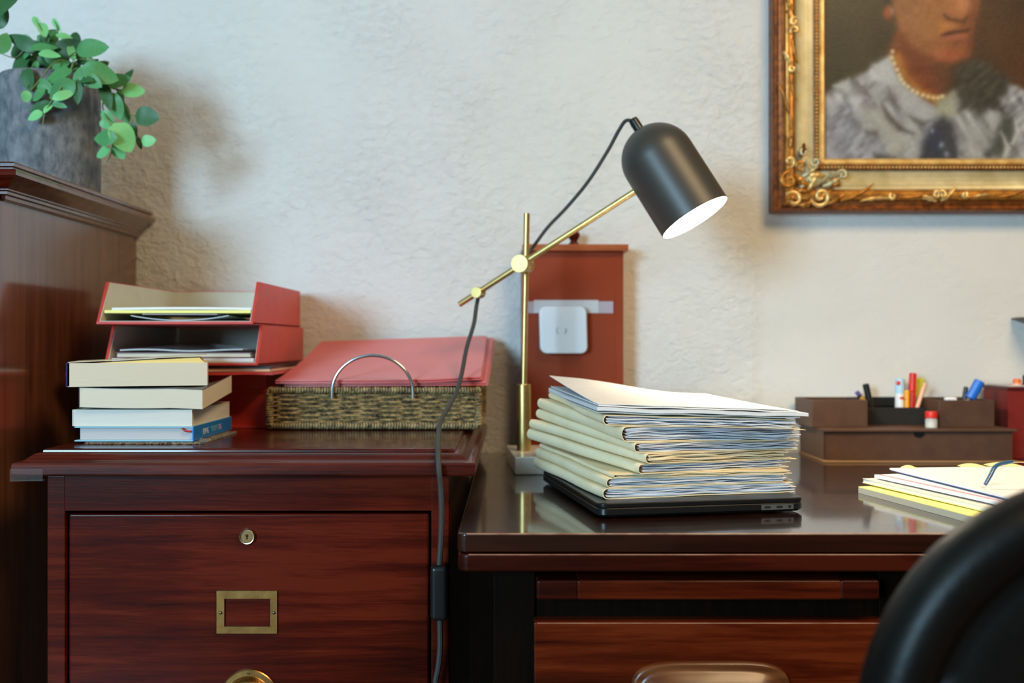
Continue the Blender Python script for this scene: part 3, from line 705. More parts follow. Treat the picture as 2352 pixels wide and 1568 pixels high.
def pf_edge(u): return 0.0008 * math.sin(u * 9) + 0.0006 * math.sin(u * 23)
put('back_cover', MB().slab(lambda u, v: pfp(u * 0.299, v * 0.325, pfz + pf_edge(u) * 0.5 + 0.0005), 30, 4, 0.0042), M['red_cloth'], pfo)
put('papers', MB().slab(lambda u, v: pfp(0.009 + u * 0.284, 0.010 + v * 0.31, pfz + 0.0056), 4, 4, 0.0040), M['manila'], pfo)
put('front_cover', MB().slab(lambda u, v: pfp(0.001 + u * 0.294, 0.008 + v * 0.312, pfz + 0.0100), 10, 4, 0.0032), M['cover_black'], pfo)

def letter_tray(label, x0, x1, y0, y1, z0, h, slant, group=None):
    """magazine file lying on its back: open towards the desk chair, sides cut at a slant"""
    t_ = thing('letter_tray', label, 'tray', ((x0 + x1) / 2, (y0 + y1) / 2, z0))
    T = 0.0042
    put('base', MB().box(x0, x1, y0, y1, z0, z0 + T, 0.0012), M['red_cloth'], t_)
    for xa, xb, nm in ((x0, x0 + T, 'side'), (x1 - T, x1, 'side')):
        poly = [(y0, z0 + 0.0005), (y1, z0 + 0.0005), (y1, z0 + h), (y0 + slant, z0 + h), ]
        put(nm, MB().prism(poly, lambda p, xa=xa: Vector((xa, p[0], p[1])), lambda p, xb=xb: Vector((xb, p[0], p[1]))), M['red_cloth'], t_, 0)
    put('back', MB().box(x0 + T, x1 - T, y1 - T, y1, z0 + T, z0 + h), M['red_cloth'], t_)
    L2 = 0.0009
    ln = MB().box(x0 + T, x1 - T, y0 + 0.003, y1 - T, z0 + T, z0 + T + L2).box(x0 + T, x1 - T, y1 - T - L2, y1 - T, z0 + T, z0 + h - 0.001)
    for xa, xb in ((x0 + T, x0 + T + L2), (x1 - T - L2, x1 - T)):
        poly = [(y0 + 0.002, z0 + T), (y1 - T, z0 + T), (y1 - T, z0 + h - 0.001), (y0 + slant + 0.002, z0 + h - 0.001)]
        ln.prism(poly, lambda p, xa=xa: Vector((xa, p[0], p[1])), lambda p, xb=xb: Vector((xb, p[0], p[1])))
    put('lining', ln, M['lining'], t_, 0)
    return t_
z2 = pfz + 0.0142
letter_tray('lower red cloth letter tray holding a maroon book and clear folder', -0.599, -0.3735, 1.462, 1.782, z2, 0.0600, 0.030)
z3 = z2 + 0.0604
letter_tray('upper red cloth letter tray holding a yellow pad and loose papers', -0.605, -0.3766, 1.448, 1.77, z3, 0.0640, 0.036)
# contents, upper tray
zz = z3 + 0.0056
def sheet(name, label, cat, x0, x1, y0, y1, zf, th, mat, nu=14, nv=8, group=None):
    mb = MB().slab(lambda u, v: Vector((x0 + u * (x1 - x0), y0 + v * (y1 - y0), zf(u, v))), nu, nv, th)
    return tag(put(name, mb, mat, None, 40, loc=((x0 + x1) / 2, (y0 + y1) / 2, min(v[2] for v in mb.v))), label, cat, group)
sheet('paper_sheet', 'curled white leaflet lying lowest in the upper red tray', 'paper', -0.565, -0.42, 1.475, 1.70, lambda u, v: zz + 0.0004 + 0.007 * (2 * u - 1) ** 2 * (1 - v), 0.0012, M['paper'])
sheet('brochure', 'grey folded brochure under the yellow pad in the upper red tray', 'paper', -0.545, -0.435, 1.468, 1.69, lambda u, v: zz + 0.0092, 0.0014, M['page_grey'])
sheet('writing_pad', 'yellow writing pad lying in the upper red tray', 'notepad', -0.5985, -0.384, 1.462, 1.745, lambda u, v: zz + 0.0114 , 0.0042, M['yellow_pad'])
sheet('paper_sheaf', 'sheaf of white papers on the yellow pad in the upper red tray', 'paper', -0.590, -0.384, 1.468, 1.75, lambda u, v: zz + 0.0158 + 0.001 * math.sin(3 * u), 0.0036, M['paper'])
# contents, lower tray
zz2 = z2 + 0.0056
sheet('paper_sheaf', 'flat sheaf of white papers at the bottom of the lower red tray', 'paper', -0.590, -0.381, 1.468, 1.75, lambda u, v: zz2, 0.0052, M['paper'])
mb_ = thing('book', 'maroon-covered book lying in the lower red tray', 'book', (-0.485, 1.6, zz2 + 0.0054))
put('back_cover', MB().box(-0.586, -0.384, 1.470, 1.74, zz2 + 0.0054, zz2 + 0.0070, 0.0005), M['maroon'], mb_)
put('pages', MB().box(-0.584, -0.387, 1.472, 1.738, zz2 + 0.0070, zz2 + 0.0128, 0.0005), M['page_cream'], mb_)
put('front_cover', MB().box(-0.586, -0.384, 1.470, 1.74, zz2 + 0.0128, zz2 + 0.0144, 0.0005), M['maroon'], mb_)
sheet('clear_folder', 'translucent plastic folder lying on the maroon book in the lower red tray', 'folder', -0.582, -0.40, 1.478, 1.74, lambda u, v: zz2 + 0.0148 + 0.010 * v * (1 - u) + 0.0012 * (1 + math.sin(8 * u)), 0.0022, M['clear'])

# ------------------------------------------------------------------ basket with portfolios
bx0, bx1, by0, by1, bz0, bz1 = -0.3655, -0.0485, 1.491, 1.742, fz, fz + 0.0640
bas = thing('basket', 'shallow woven seagrass basket with a metal ring handle on the filing cabinet', 'basket', ((bx0 + bx1) / 2, (by0 + by1) / 2, fz))
core = MB()
i_ = 0.006
core.box(bx0 + i_, bx1 - i_, by0 + i_, by0 + i_ + 0.003, bz0 + 0.004, bz1 - 0.002).box(bx0 + i_, bx1 - i_, by1 - i_ - 0.003, by1 - i_, bz0 + 0.004, bz1 - 0.002)
core.box(bx0 + i_, bx0 + i_ + 0.003, by0 + i_, by1 - i_, bz0 + 0.004, bz1 - 0.002).box(bx1 - i_ - 0.003, bx1 - i_, by0 + i_, by1 - i_, bz0 + 0.004, bz1 - 0.002)
core.box(bx0 + i_, bx1 - i_, by0 + i_, by1 - i_, bz0 + 0.001, bz0 + 0.005)
put('core', core, M['basket_in'], bas)
random.seed(21)
rowsN = 15; colw = 0.0305
weave = MB()
def ring_path(z, row):
    """one strand running round the four sides, bulging out and in between the stakes"""
    pts = []
    sides = [((bx0, by0), (bx1, by0), (0, -1)), ((bx1, by0), (bx1, by1), (1, 0)), ((bx1, by1), (bx0, by1), (0, 1)), ((bx0, by1), (bx0, by0), (-1, 0))]
    for (ax, ay), (cx, cy), nn in sides:
        Ls = math.hypot(cx - ax, cy - ay); N = int(Ls / 0.0038)
        for k in range(N):
            t_ = k / N; s_ = t_ * Ls
            q = math.cos(math.pi * s_ / colw + row * math.pi)
            amp = 0.0028 * q - 0.0028
            zz_ = z + 0.0006 * noise.noise(Vector((s_ * 60, row * 3.1, 0))) + 0.0005 * math.sin(s_ * 900 + row)
            pts.append(Vector((ax + (cx - ax) * t_ + nn[0] * (amp - 0.0022), ay + (cy - ay) * t_ + nn[1] * (amp - 0.0022), zz_)))
    return pts
for r_ in range(rowsN):
    zr = bz0 + 0.0085 + (bz1 - bz0 - 0.017) * r_ / (rowsN - 1)
    pts = ring_path(zr, r_)
    weave.tube(pts, [0.00225 + 0.0006 * noise.noise(Vector((i * 0.45, r_ * 7.7, 1))) + 0.0003 * math.sin(i * 2.1) for i in range(len(pts))], 6, closed=True)
put('weave', weave, M['straw'], bas, 60, kind='stuff')
def wrapped_rim(z, rad, name):
    mb = MB()
    cor = [(bx0 + 0.003, by0 + 0.002), (bx1 - 0.003, by0 + 0.002), (bx1 - 0.003, by1 - 0.002), (bx0 + 0.003, by1 - 0.002)]
    for k in range(4):
        (ax, ay), (cx, cy) = cor[k], cor[(k + 1) % 4]
        Ls = math.hypot(cx - ax, cy - ay); N = int(Ls / 0.0042)
        d_ = Vector(((cx - ax) / Ls, (cy - ay) / Ls, 0)); nn = Vector((d_.y, -d_.x, 0))
        for j in range(N):
            s_ = (j + 0.5) / N * Ls
            cpt = Vector((ax, ay, z)) + d_ * s_
            rr_ = rad * random.uniform(0.88, 1.10)
            ring = []
            for q in range(10):
                a = 2 * math.pi * q / 10
                ring.append(cpt + nn * math.cos(a) * rr_ + Vector((0, 0, math.sin(a) * rr_)) + d_ * (0.0012 * math.cos(a)))
            mb.tube(ring, 0.0021 * random.uniform(0.85, 1.12), 5, closed=True)
    put(name, mb, M['straw_rim'], bas, 60, kind='stuff')
wrapped_rim(bz1 - 0.0042, 0.0034, 'top_rim'); wrapped_rim(bz0 + 0.0066, 0.0034, 'bottom_rim')
cp = MB()
for cx, cy in ((bx0 + 0.002, by0 + 0.002), (bx1 - 0.002, by0 + 0.002), (bx1 - 0.002, by1 - 0.002), (bx0 + 0.002, by1 - 0.002)):
    for j in range(13):
        zc_ = bz0 + 0.010 + j * (bz1 - bz0 - 0.020) / 12
        ring = [Vector((cx + 0.0042 * math.cos(a), cy + 0.0042 * math.sin(a), zc_ + 0.001 * math.sin(a + j))) for a in [2 * math.pi * q / 10 for q in range(10)]]
        cp.tube(ring, 0.0021 * random.uniform(0.85, 1.12), 5, closed=True)
put('corner_wrap', cp, M['straw_rim'], bas, 60, kind='stuff')
# ring handle
hc = P(856, 893, 1.488); hr = 94 * 1.488 / F * 0.985
pts = [hc + Vector((-hr * math.cos(a), -0.002 - 0.0 * math.sin(a), hr * 0.90 * math.sin(a) - 0.004)) for a in [math.pi * k / 40 for k in range(41)]]
pts = [pts[0] + Vector((0, 0, -0.010))] + pts + [pts[-1] + Vector((0, 0, -0.010))]
put('ring_handle', MB().tube(pts, 0.0024, 12), M['steel'], bas)
# portfolios in the basket: they lean up against the wall behind
SLANT = []
def leaning(label, fl, fr, br, bl, th, curve, mat):
    """fl..bl: world corners front-left, front-right, back-right, back-left"""
    def fn(u, v):
        a = fl.lerp(fr, u); b_ = bl.lerp(br, u); p = a.lerp(b_, v)
        p.z += curve(u, v)
        if SLANT: p.z = max(p.z, SLANT[-1](p.x, p.y) + 0.0006)
        return p
    def top_at(X, Y):
        u = v = 0.5
        for _ in range(12):      # find the sheet's own coordinates under (X, Y)
            l_, r_ = fl.lerp(bl, v), fr.lerp(br, v)
            u = min(max((X - l_.x) / (r_.x - l_.x), 0.0), 1.0)
            f_, k_ = fl.lerp(fr, u), bl.lerp(br, u)
            v = min(max((Y - f_.y) / (k_.y - f_.y), 0.0), 1.0)
        p = fn0(u, v); return p.z + curve(u, v) + 2 * th + 0.0014
    def fn0(u, v): return fl.lerp(fr, u).lerp(bl.lerp(br, u), v)
    t_ = thing('portfolio', label, 'folder', (fl + br) / 2)
    tops = top_at
    put('back_cover', MB().slab(fn, 24, 12, th), mat, t_)
    put('papers', MB().slab(lambda u, v: fn(0.02 + u * 0.95, 0.02 + 0.95 * v) + Vector((0, 0, th)), 16, 8, 0.0014), M['manila_in'], t_)
    put('front_cover', MB().slab(lambda u, v: fn(u * 0.992, v) + Vector((0, 0, th + 0.0014)), 24, 12, th), mat, t_)
    SLANT.append(tops)
    return t_
leaning('lower red leather portfolio in the basket, jutting past the upper one', Vector((-0.344, 1.503, bz1 + 0.0006)), P(1121, 885, 1.504), P(1136, 781, 1.770), Vector((-0.335, 1.768, ZC - 0.010)), 0.0016,
        lambda u, v: -0.004 * math.sin(math.pi * v), M['red_leather'])
leaning('upper red leather portfolio lying slanted on the basket', P(632, 887, 1.498) , P(1108, 872, 1.500), P(1121, 777, 1.763), P(738, 790, 1.763), 0.0018,
        lambda u, v: -0.003 * math.sin(math.pi * v) - 0.0022 * math.sin(math.pi * u) * (1 - v), M['red_leather'])

# ------------------------------------------------------------------ wooden letter box, router, tape
wbf = 1.742
wx = lambda px: (px - 1176) * wbf / F
wz = lambda py: ZC - (py - 784) * wbf / F
wb = thing('letter_box', 'tall reddish wooden box with lid and turned knob against the wall', 'box', (wx(1315), 1.768, DZ))
put('body', MB().box(wx(1197), wx(1432), wbf, YW - 0.006, DZ, wz(577), 0.0015), M['box_wood'], wb)
put('stile', MB().box(wx(1412), wx(1431), wbf - 0.0008, wbf + 0.002, DZ, wz(580)), M['box_wood'], wb)
put('lid', MB().box(wx(1199), wx(1442), wbf - 0.012, YW - 0.004, wz(577), wz(562), 0.001), M['box_lid'], wb)
kc = Vector((wx(1320), 1.768, wz(562)))
put('knob', MB().lathe([(0.010, -0.002), (0.010, 0.004), (0.0075, 0.006), (0.006, 0.009), (0.009, 0.014), (0.0112, 0.019), (0.0108, 0.023), (0.007, 0.0265), (0.0001, 0.0275)], kc, (0, 0, 1), 28), M['mahog'], wb, 60)
rt = thing('wifi_router', 'white rounded square router taped to the wooden box', 'router', (wx(1291), wbf, wz(812)))
x0, x1, z0_, z1_ = wx(1237), wx(1345.5), wz(812), wz(703)
rp = rounded_rect(0, x1 - x0, 0, z1_ - z0_, 0.0125, 8)
sh = MB(); vs = []; lv = [(0.0, 0.0), (0.0, 0.016), (0.0012, 0.0185), (0.003, 0.0195)]
for ins, out in lv:
    pp = rounded_rect(x0 + ins, x1 - ins, z0_ + ins, z1_ - ins, 0.0125 - ins, 8)
    vs += [Vector((x + 0.0022 * (1 - (zq - z0_) / (z1_ - z0_)), wbf - 0.0022 - out, zq)) for x, zq in pp]
n = len(pp); fs = [tuple(range(n))[::-1], tuple(range(3 * n, 4 * n))] + [(i * n + k, i * n + (k + 1) % n, (i + 1) * n + (k + 1) % n, (i + 1) * n + k) for i in range(3) for k in range(n)]
put('shell', MB().add(vs, fs), M['white_plastic'], rt, 30)
rc = P(1290, 759, wbf - 0.0221)
for nm, a0, a1, r_, w_ in (('mark', 130, 235, 0.0085, 0.0007), ('mark', -55, 35, 0.0078, 0.0010)):
    pts = [rc + Vector((r_ * math.cos(math.radians(a0 + (a1 - a0) * k / 10)), 0, r_ * 0.95 * math.sin(math.radians(a0 + (a1 - a0) * k / 10)))) for k in range(11)]
    put(nm, MB().tube(pts, [w_ * (0.4 + 0.6 * math.sin(math.pi * k / 10)) for k in range(11)], 6), M['grey_mark'], rt, label='grey curved stroke of the emblem')
def tape(label, a, b_, mat, y):
    mb = MB().slab(lambda u, v: Vector((a.x + u * (b_.x - a.x), y - 0.0002, b_.z + v * (a.z - b_.z))), 2, 2, 0.0)
    mb = MB().box(a.x, b_.x, y - 0.0003, y, b_.z, a.z)
    tag(put('tape_strip', mb, mat, None, 0, loc=((a.x + b_.x) / 2, y, b_.z)), label, 'tape')
tape('long clear tape strip across the wooden box above the router', P(1212, 692, wbf), P(1408, 719, wbf), M['tape'], wbf - 0.0012)
tape('shorter doubled piece of clear tape laid over the long strip', P(1226, 689, wbf), P(1374, 718.5, wbf), M['tape_thick'], wbf - 0.0017)

# ------------------------------------------------------------------ desk lamp
lamp = thing('desk_lamp', 'brass desk lamp with black bullet shade, marble base and long cord', 'lamp', (0.02, 1.581, DZ))
bh = 0.027
rot = Matrix.Translation((0.055, 1.585, 0)) @ Matrix.Rotation(math.radians(5), 4, 'Z')
put('base', MB().box(-0.058, 0.058, -0.086, 0.086, DZ, DZ + bh, 0.0025, 3, rot), M['marble'], lamp)
pp0 = P(1203.5, 1035, 1.581); pp1 = P(1210, 490, 1.581)
sk0 = Vector((pp0.x, 1.581, DZ + bh)); sk1 = P(1203, 882, 1.581)
put('socket', MB().lathe([(0.0113, 0), (0.0113, sk1.z - sk0.z - 0.001), (0.0106, sk1.z - sk0.z), (0.004, sk1.z - sk0.z)], sk0, sk1 - sk0, 36), M['brass'], lamp)
put('pole', MB().tube([sk0 + Vector((0, 0, 0.05)), sk1, pp1], 0.0049, 20), M['brass'], lamp)
h_ = Vector((0.9325, -0.361, 0)); nrm = Vector((-0.361, -0.9325, 0))
postc = P(1207, 608, 1.581); J = postc + nrm * 0.016
a_up, a_lo, sl_ = 0.186, -0.1075, 0.1038 / 0.1806
U = J + h_ * a_up + Vector((0, 0, a_up * sl_)); Lw = J + h_ * a_lo + Vector((0, 0, a_lo * (0.067 / 0.1071)))
armd = (U - J).normalized()
put('arm', MB().tube([J + h_ * a_lo + Vector((0, 0, a_lo * sl_)), U], 0.0047, 20), M['brass'], lamp)
put('joint', MB().lathe([(0.0138, 0.0), (0.0142, 0.0008), (0.0142, 0.013), (0.0136, 0.0138)], J + nrm * -0.002, nrm, 40), M['brass'], lamp)
put('clamp', MB().lathe([(0.0118, 0.0), (0.0126, 0.0008), (0.0126, 0.006), (0.0112, 0.0064), (0.0112, 0.0086), (0.0126, 0.009), (0.0126, 0.0155), (0.0118, 0.0162)], postc - nrm * 0.0075, nrm, 36), M['brass'], lamp)
SJ = J + (U - J) * (-0.073 / 0.186)
SJ = J + h_ * -0.0755 + Vector((0, 0, -0.0755 * sl_))
put('cord_clip', MB().lathe([(0.0088, -0.013), (0.0092, -0.0122), (0.0092, 0.006), (0.0086, 0.0066)], SJ + nrm * 0.001, nrm, 32), M['brass'], lamp)
DC = P(1512, 367, 1.480); OC = P(1596.5, 500.5, 1.460)
ax = (OC - DC).normalized(); LB = (OC - DC).length; R = 0.0546
prof = [(0.0001, -R)] + [(R * math.sin(t_), -R * math.cos(t_)) for t_ in [math.pi / 2 * k / 14 for k in range(1, 15)]] + [(R, LB * 0.5), (R, LB), (R - 0.0011, LB)]
shade = put('shade', MB().lathe(prof, DC, ax, 72, caps=False), M['lamp_black'], lamp, 60)
R2 = R - 0.0012
prof = [(0.0001, -R2)] + [(R2 * math.sin(t_), -R2 * math.cos(t_)) for t_ in [math.pi / 2 * k / 10 for k in range(1, 11)]] + [(R2, LB * 0.5), (R2, LB - 0.0005)]
put('inner_reflector', MB().lathe(prof, DC, ax, 56, caps=False), M['lamp_white'], shade, 60)
put('bulb', MB().lathe([(0.0001, 0.030)] + [(0.027 * math.sin(t_), 0.003 - 0.027 * math.cos(math.pi - t_) * -1) for t_ in [math.pi * k / 10 for k in range(1, 10)]][::-1] + [(0.0001, -0.024)], DC + ax * 0.045, ax, 24), M['bulb'], lamp, 60, label='glowing white bulb inside the shade')
ncap = DC - ax * (R - 0.001)
put('cord_gland', MB().lathe([(0.0076, -0.002), (0.0076, 0.0155), (0.0068, 0.0205), (0.0001, 0.021)], ncap, -ax, 20), M['plastic_black'], shade)
sc_ = P(1460, 437, 1.478)
put('pivot', MB().lathe([(0.006, 0), (0.0085, 0.002), (0.0085, 0.010)], U - armd * 0.004, armd, 20), M['lamp_black'], lamp)
for px, py in ((1447, 423), (1478, 470)):
    q = P(px - 5, py - 4, 1.495)
tipc = ncap - ax * 0.016
upper = spline([tipc, P(1438, 277, 1.505), P(1421, 300, 1.515), P(1395, 348, 1.53), P(1350, 418, 1.55), P(1300, 478, 1.575), P(1258, 522, 1.595), P(1222, 570, 1.612), P(1192, 606, 1.618), P(1150, 640, 1.622), P(1112, 664, 1.622), P(1098, 684, 1.615)], 8)
lower = spline([P(1098, 684, 1.615), P(1094, 705, 1.60), P(1088, 745, 1.575), P(1072, 798, 1.535), P(1062, 850, 1.49), P(1052, 890, 1.452), P(1036, 925, 1.40), P(1013, 965, 1.335), P(1007, 1000, 1.275), P(1006, 1035, 1.218), P(1008, 1075, 1.203), P(1012, 1120, 1.206), P(1014, 1180, 1.210), P(1012, 1250, 1.214), P(1009, 1297, 1.215)], 8)
put('upper_cord', MB().tube(upper, 0.0028, 8), M['cord'], lamp)
put('cord', MB().tube(lower, 0.0034, 8), M['cord'], lamp)
s0 = P(990, 1293, 1.222); s1 = P(1031, 1419, 1.222)
put('switch', MB().box(s0.x, s1.x, 1.205, 1.2285, s1.z, s0.z, 0.006, 4), M['plastic_black'], lamp, 50)
tail = spline([P(1010, 1418, 1.217), P(1011, 1480, 1.218), P(1007, 1530, 1.218), P(1000, 1570, 1.218), P(990, 1680, 1.21), P(985, 1900, 1.20), Vector((-0.10, 1.19, 0.10)), Vector((-0.082, 1.195, 0.03)), Vector((-0.062, 1.22, 0.0085)), Vector((-0.050, 1.28, 0.0036)), Vector((-0.048, 1.36, 0.0034)), Vector((-0.048, 1.45, 0.0034))], 8)
put('cord_tail', MB().tube(tail, 0.0034, 8), M['cord'], lamp)

# ------------------------------------------------------------------ laptop and the pile of case folders
lz = DZ; la = math.radians(10.5)
lap = thing('laptop', 'closed black laptop with side ports lying under the pile of folders', 'laptop', (0.0967, 1.120, DZ), la)
Wl, Ll = 0.2515, 0.300
def lbody(mb, z0, z1, ins0, ins1, r):
    lv = [(ins0, z0), (ins1, z0 + 0.003), (ins1, z1 - 0.001), (ins1 + 0.001, z1)]
    vs = []
    for ins, z in lv:
        pp = rounded_rect(ins, Wl - ins, ins, Ll - ins, max(r - ins, 0.002), 6); vs += [Vector((x, y, z)) for x, y in pp]
    n = len(pp)
    fs = [tuple(range(n))[::-1], tuple(range(3 * n, 4 * n))] + [(i * n + k, i * n + (k + 1) % n, (i + 1) * n + (k + 1) % n, (i + 1) * n + k) for i in range(3) for k in range(n)]
    return mb.add(vs, fs)
put('base', lbody(MB(), 0.0020, 0.0122, 0.0045, 0.0, 0.013), M['laptop'], lap, 30, world=False)
put('lid', lbody(MB(), 0.0130, 0.0180, 0.001, 0.0005, 0.012), M['laptop'], lap, 30, world=False)
for x, y in ((0.03, 0.03), (Wl - 0.03, 0.03), (0.03, Ll - 0.03), (Wl - 0.03, Ll - 0.03)):
    put('foot', MB().lathe([(0.006, 0), (0.007, 0.0006), (0.007, 0.0022)], (x, y, 0), (0, 0, 1), 16), M['plastic_black'], lap, world=False)
pl = put('port_plate', MB().box(0.196, 0.236, -0.0004, 0.002, 0.0050, 0.0110), M['laptop_grey'], lap, 0, world=False)
for cx in (0.2035, 0.2185):
    poly = [(cx + 0.0026 + 0.0013 * math.cos(a), 0.0081 + 0.0013 * math.sin(a)) for a in [math.radians(-90 + 22.5 * k) for k in range(9)]] + [(cx - 0.0026 + 0.0013 * math.cos(a), 0.0081 + 0.0013 * math.sin(a)) for a in [math.radians(90 + 22.5 * k) for k in range(9)]]
    put('usb_port', MB().prism(poly, lambda p: Vector((p[0], -0.0007, p[1])), lambda p: Vector((p[0], 0.001, p[1]))), M['black_hole'], pl, 0, world=False)
put('headphone_jack', MB().lathe([(0.0018, 0), (0.0018, 0.0012)], (0.2310, 0.0006, 0.0081), (0, -1, 0), 16), M['black_hole'], pl, 0, world=False)
LT = DZ + 0.0181

def settle(p):
    """the whole pile sinks a little towards its open right side"""
    k = min(max((p.x - 0.10) / 0.26, 0), 1.15)
    return Vector((p.x, p.y, LT + (p.z - LT) * (1 - 0.095 * k)))
PILE = [lambda x, y: -1.0]        # upper surface of whatever lies topmost, in pile coordinates
def case_folder(idx, label, x, y, ang, W, L, z0, th, lb, lt, nsheets, seed, cover=True, flaps=()):
    rnd = random.Random(seed)
    org = Vector((x, y, 0)); ca, sa = math.cos(ang), math.sin(ang)
    def wpt(u, v, z): return settle(Vector((x + u * ca - v * sa, y + u * sa + v * ca, z)))
    ph1, ph2 = rnd.uniform(0, 6), rnd.uniform(0, 6)
    def rip(u, v): return 0.0006 * math.sin(u * 38 + ph1) + 0.0004 * math.sin(u * 91 + ph2 + v * 20)
    below = PILE[-1]
    def lo(u, v):
        q = max(0.0, 1 - u / W) * (v / L)
        return max(z0 + lb * q + rip(u, v) * 0.35, below(x + u * ca - v * sa, y + u * sa + v * ca) + 0.00035)
    def hi(u, v):
        q = max(0.0, 1 - u / W) * (v / L)
        return max(z0 + th + lt * q + rip(u, v) * 0.6, lo(u, v) + 0.82 * th)
    def top_at(X, Y):
        u = (X - x) * ca + (Y - y) * sa; v = -(X - x) * sa + (Y - y) * ca
        return hi(min(max(u, 0.0), W), min(max(v, 0.0), L))
    PILE.append(top_at)
    t_ = thing('case_folder', label, 'folder', wpt(W / 2, L / 2, z0), 0, 'manila folders piled on the laptop')
    tk = 0.00042
    # cover: a card bent round the spine, swept along the spine
    nv = 18; ring = []
    def section(v):
        pts = []
        wob = 0.0012 * math.sin(v * 31 + ph1) + 0.0008 * noise.noise(Vector((v * 60, seed, 0)))
        H = (hi(0, v) - lo(0, v)) / 2 - tk
        zc = (hi(0, v) + lo(0, v)) / 2
        rb_ = min(0.006, H) * 0.95
        for k in range(14):  # underside, right to left
            u = W * (1 - k / 13 * 0.965) + (0.0 if k else 0.0); pts.append((u, lo(u, v) + tk))
        for k in range(1, 10):
            a = math.radians(-90 - 180 * k / 10); pts.append((rb_ + rb_ * 1.0 * math.cos(a) + wob, zc + H * math.sin(a)))
        for k in range(14):
            u = W * (0.035 + k / 13 * 0.955); pts.append((u, hi(u, v) - tk))
        return pts
    vs = []; np_ = None
    for j in range(nv):
        v = L * j / (nv - 1); s_ = section(v); np_ = len(s_)
        v_out = v - (0.002 if j == 0 else 0)
        outer = []; inner = []
        for k, (u, z) in enumerate(s_):
            a = s_[max(k - 1, 0)]; b_ = s_[min(k + 1, np_ - 1)]
            tx, tz = b_[0] - a[0], b_[1] - a[1]; ln_ = math.hypot(tx, tz) or 1
            nx, nz_ = tz / ln_, -tx / ln_
            jig = 0.0012 * noise.noise(Vector((u * 70, seed * 3.3, z * 100))) if j in (0, nv - 1) else 0
            outer.append(wpt(u - nx * tk, v_out + jig, z - nz_ * tk)); inner.append(wpt(u + nx * tk, v_out + jig, z + nz_ * tk))
        vs += outer + inner
    n2 = 2 * np_; fs = []
    for j in range(nv - 1):
        o0, o1 = j * n2, (j + 1) * n2
        for k in range(np_ - 1):
            fs.append((o0 + k, o0 + k + 1, o1 + k + 1, o1 + k)); fs.append((o0 + np_ + k, o1 + np_ + k, o1 + np_ + k + 1, o0 + np_ + k + 1))
        for k in (0, np_ - 1): fs.append((o0 + k, o1 + k, o1 + np_ + k, o0 + np_ + k))
    for j in (0, nv - 1):
        o0 = j * n2
        for k in range(np_ - 1): fs.append((o0 + k, o0 + np_ + k, o0 + np_ + k + 1, o0 + k + 1))
    if cover: put('cover', MB().add(vs, fs), M['manila'], t_, 50)
    # sheaf of sheets, their wavy edges showing at the open end
    if nsheets:
        mb = MB()
        for i in range(nsheets):
            f0 = (i + 0.5) / nsheets
            st_ = min(0.0016, rnd.uniform(0.35, 0.8) * (th - 0.0022) / nsheets)
            u0 = 0.0045 + rnd.uniform(0, 0.004); u1 = W - rnd.uniform(-0.006, 0.013); v0 = rnd.uniform(-0.0025, 0.004)
            p1, p2, am = rnd.uniform(0, 6), rnd.uniform(0, 6), min(0.0009, rnd.uniform(0.2, 0.55) * (th / nsheets))
            def fn(u, v, f0=f0, u0=u0, u1=u1, v0=v0, p1=p1, p2=p2, am=am, st_=st_):
                uu = u0 + u * (u1 - u0); vv = v0 + v * (L - 0.008 - v0)
                zl = lo(uu, vv) + 0.0011; zh = hi(uu, vv) - 0.0011
                sq = 1 - 0.35 * math.exp(-uu / 0.008)
                zz_ = zl + (zh - zl) * (0.5 + (f0 - 0.5) * sq) - st_ / 2
                zz_ += am * math.sin(uu * 55 + p1) * (1 - 0.6 * v) * 0.6 + am * 0.5 * math.sin(uu * 130 + p2) * (1 - v)
                zz_ = min(max(zz_, zl), zh - st_)
                return wpt(uu, vv + 0.0012 * math.sin(uu * 90 + p2) * (1 - v), zz_)
            mb.slab(fn, 34, 5, st_)
        put('sheets', mb, M['manila'] if idx in (2, 4) else M['paper_edge'], t_, 40, kind='stuff')
    for (v, ln_, drop, wd, zf) in flaps:
        def ff(q, s_, v=v, ln_=ln_, drop=drop, wd=wd, zf=zf):
            uu = W - 0.008 + q * (ln_ + 0.008)
            return wpt(uu, v + s_ * wd, lo(W, v) + min(zf, 0.9) * 0.8 * th - max(drop, 0.0) * q * q * 0.9)
        put('flap', MB().slab(ff, 10, 4, 0.0004), M['manila'], t_)
    return t_
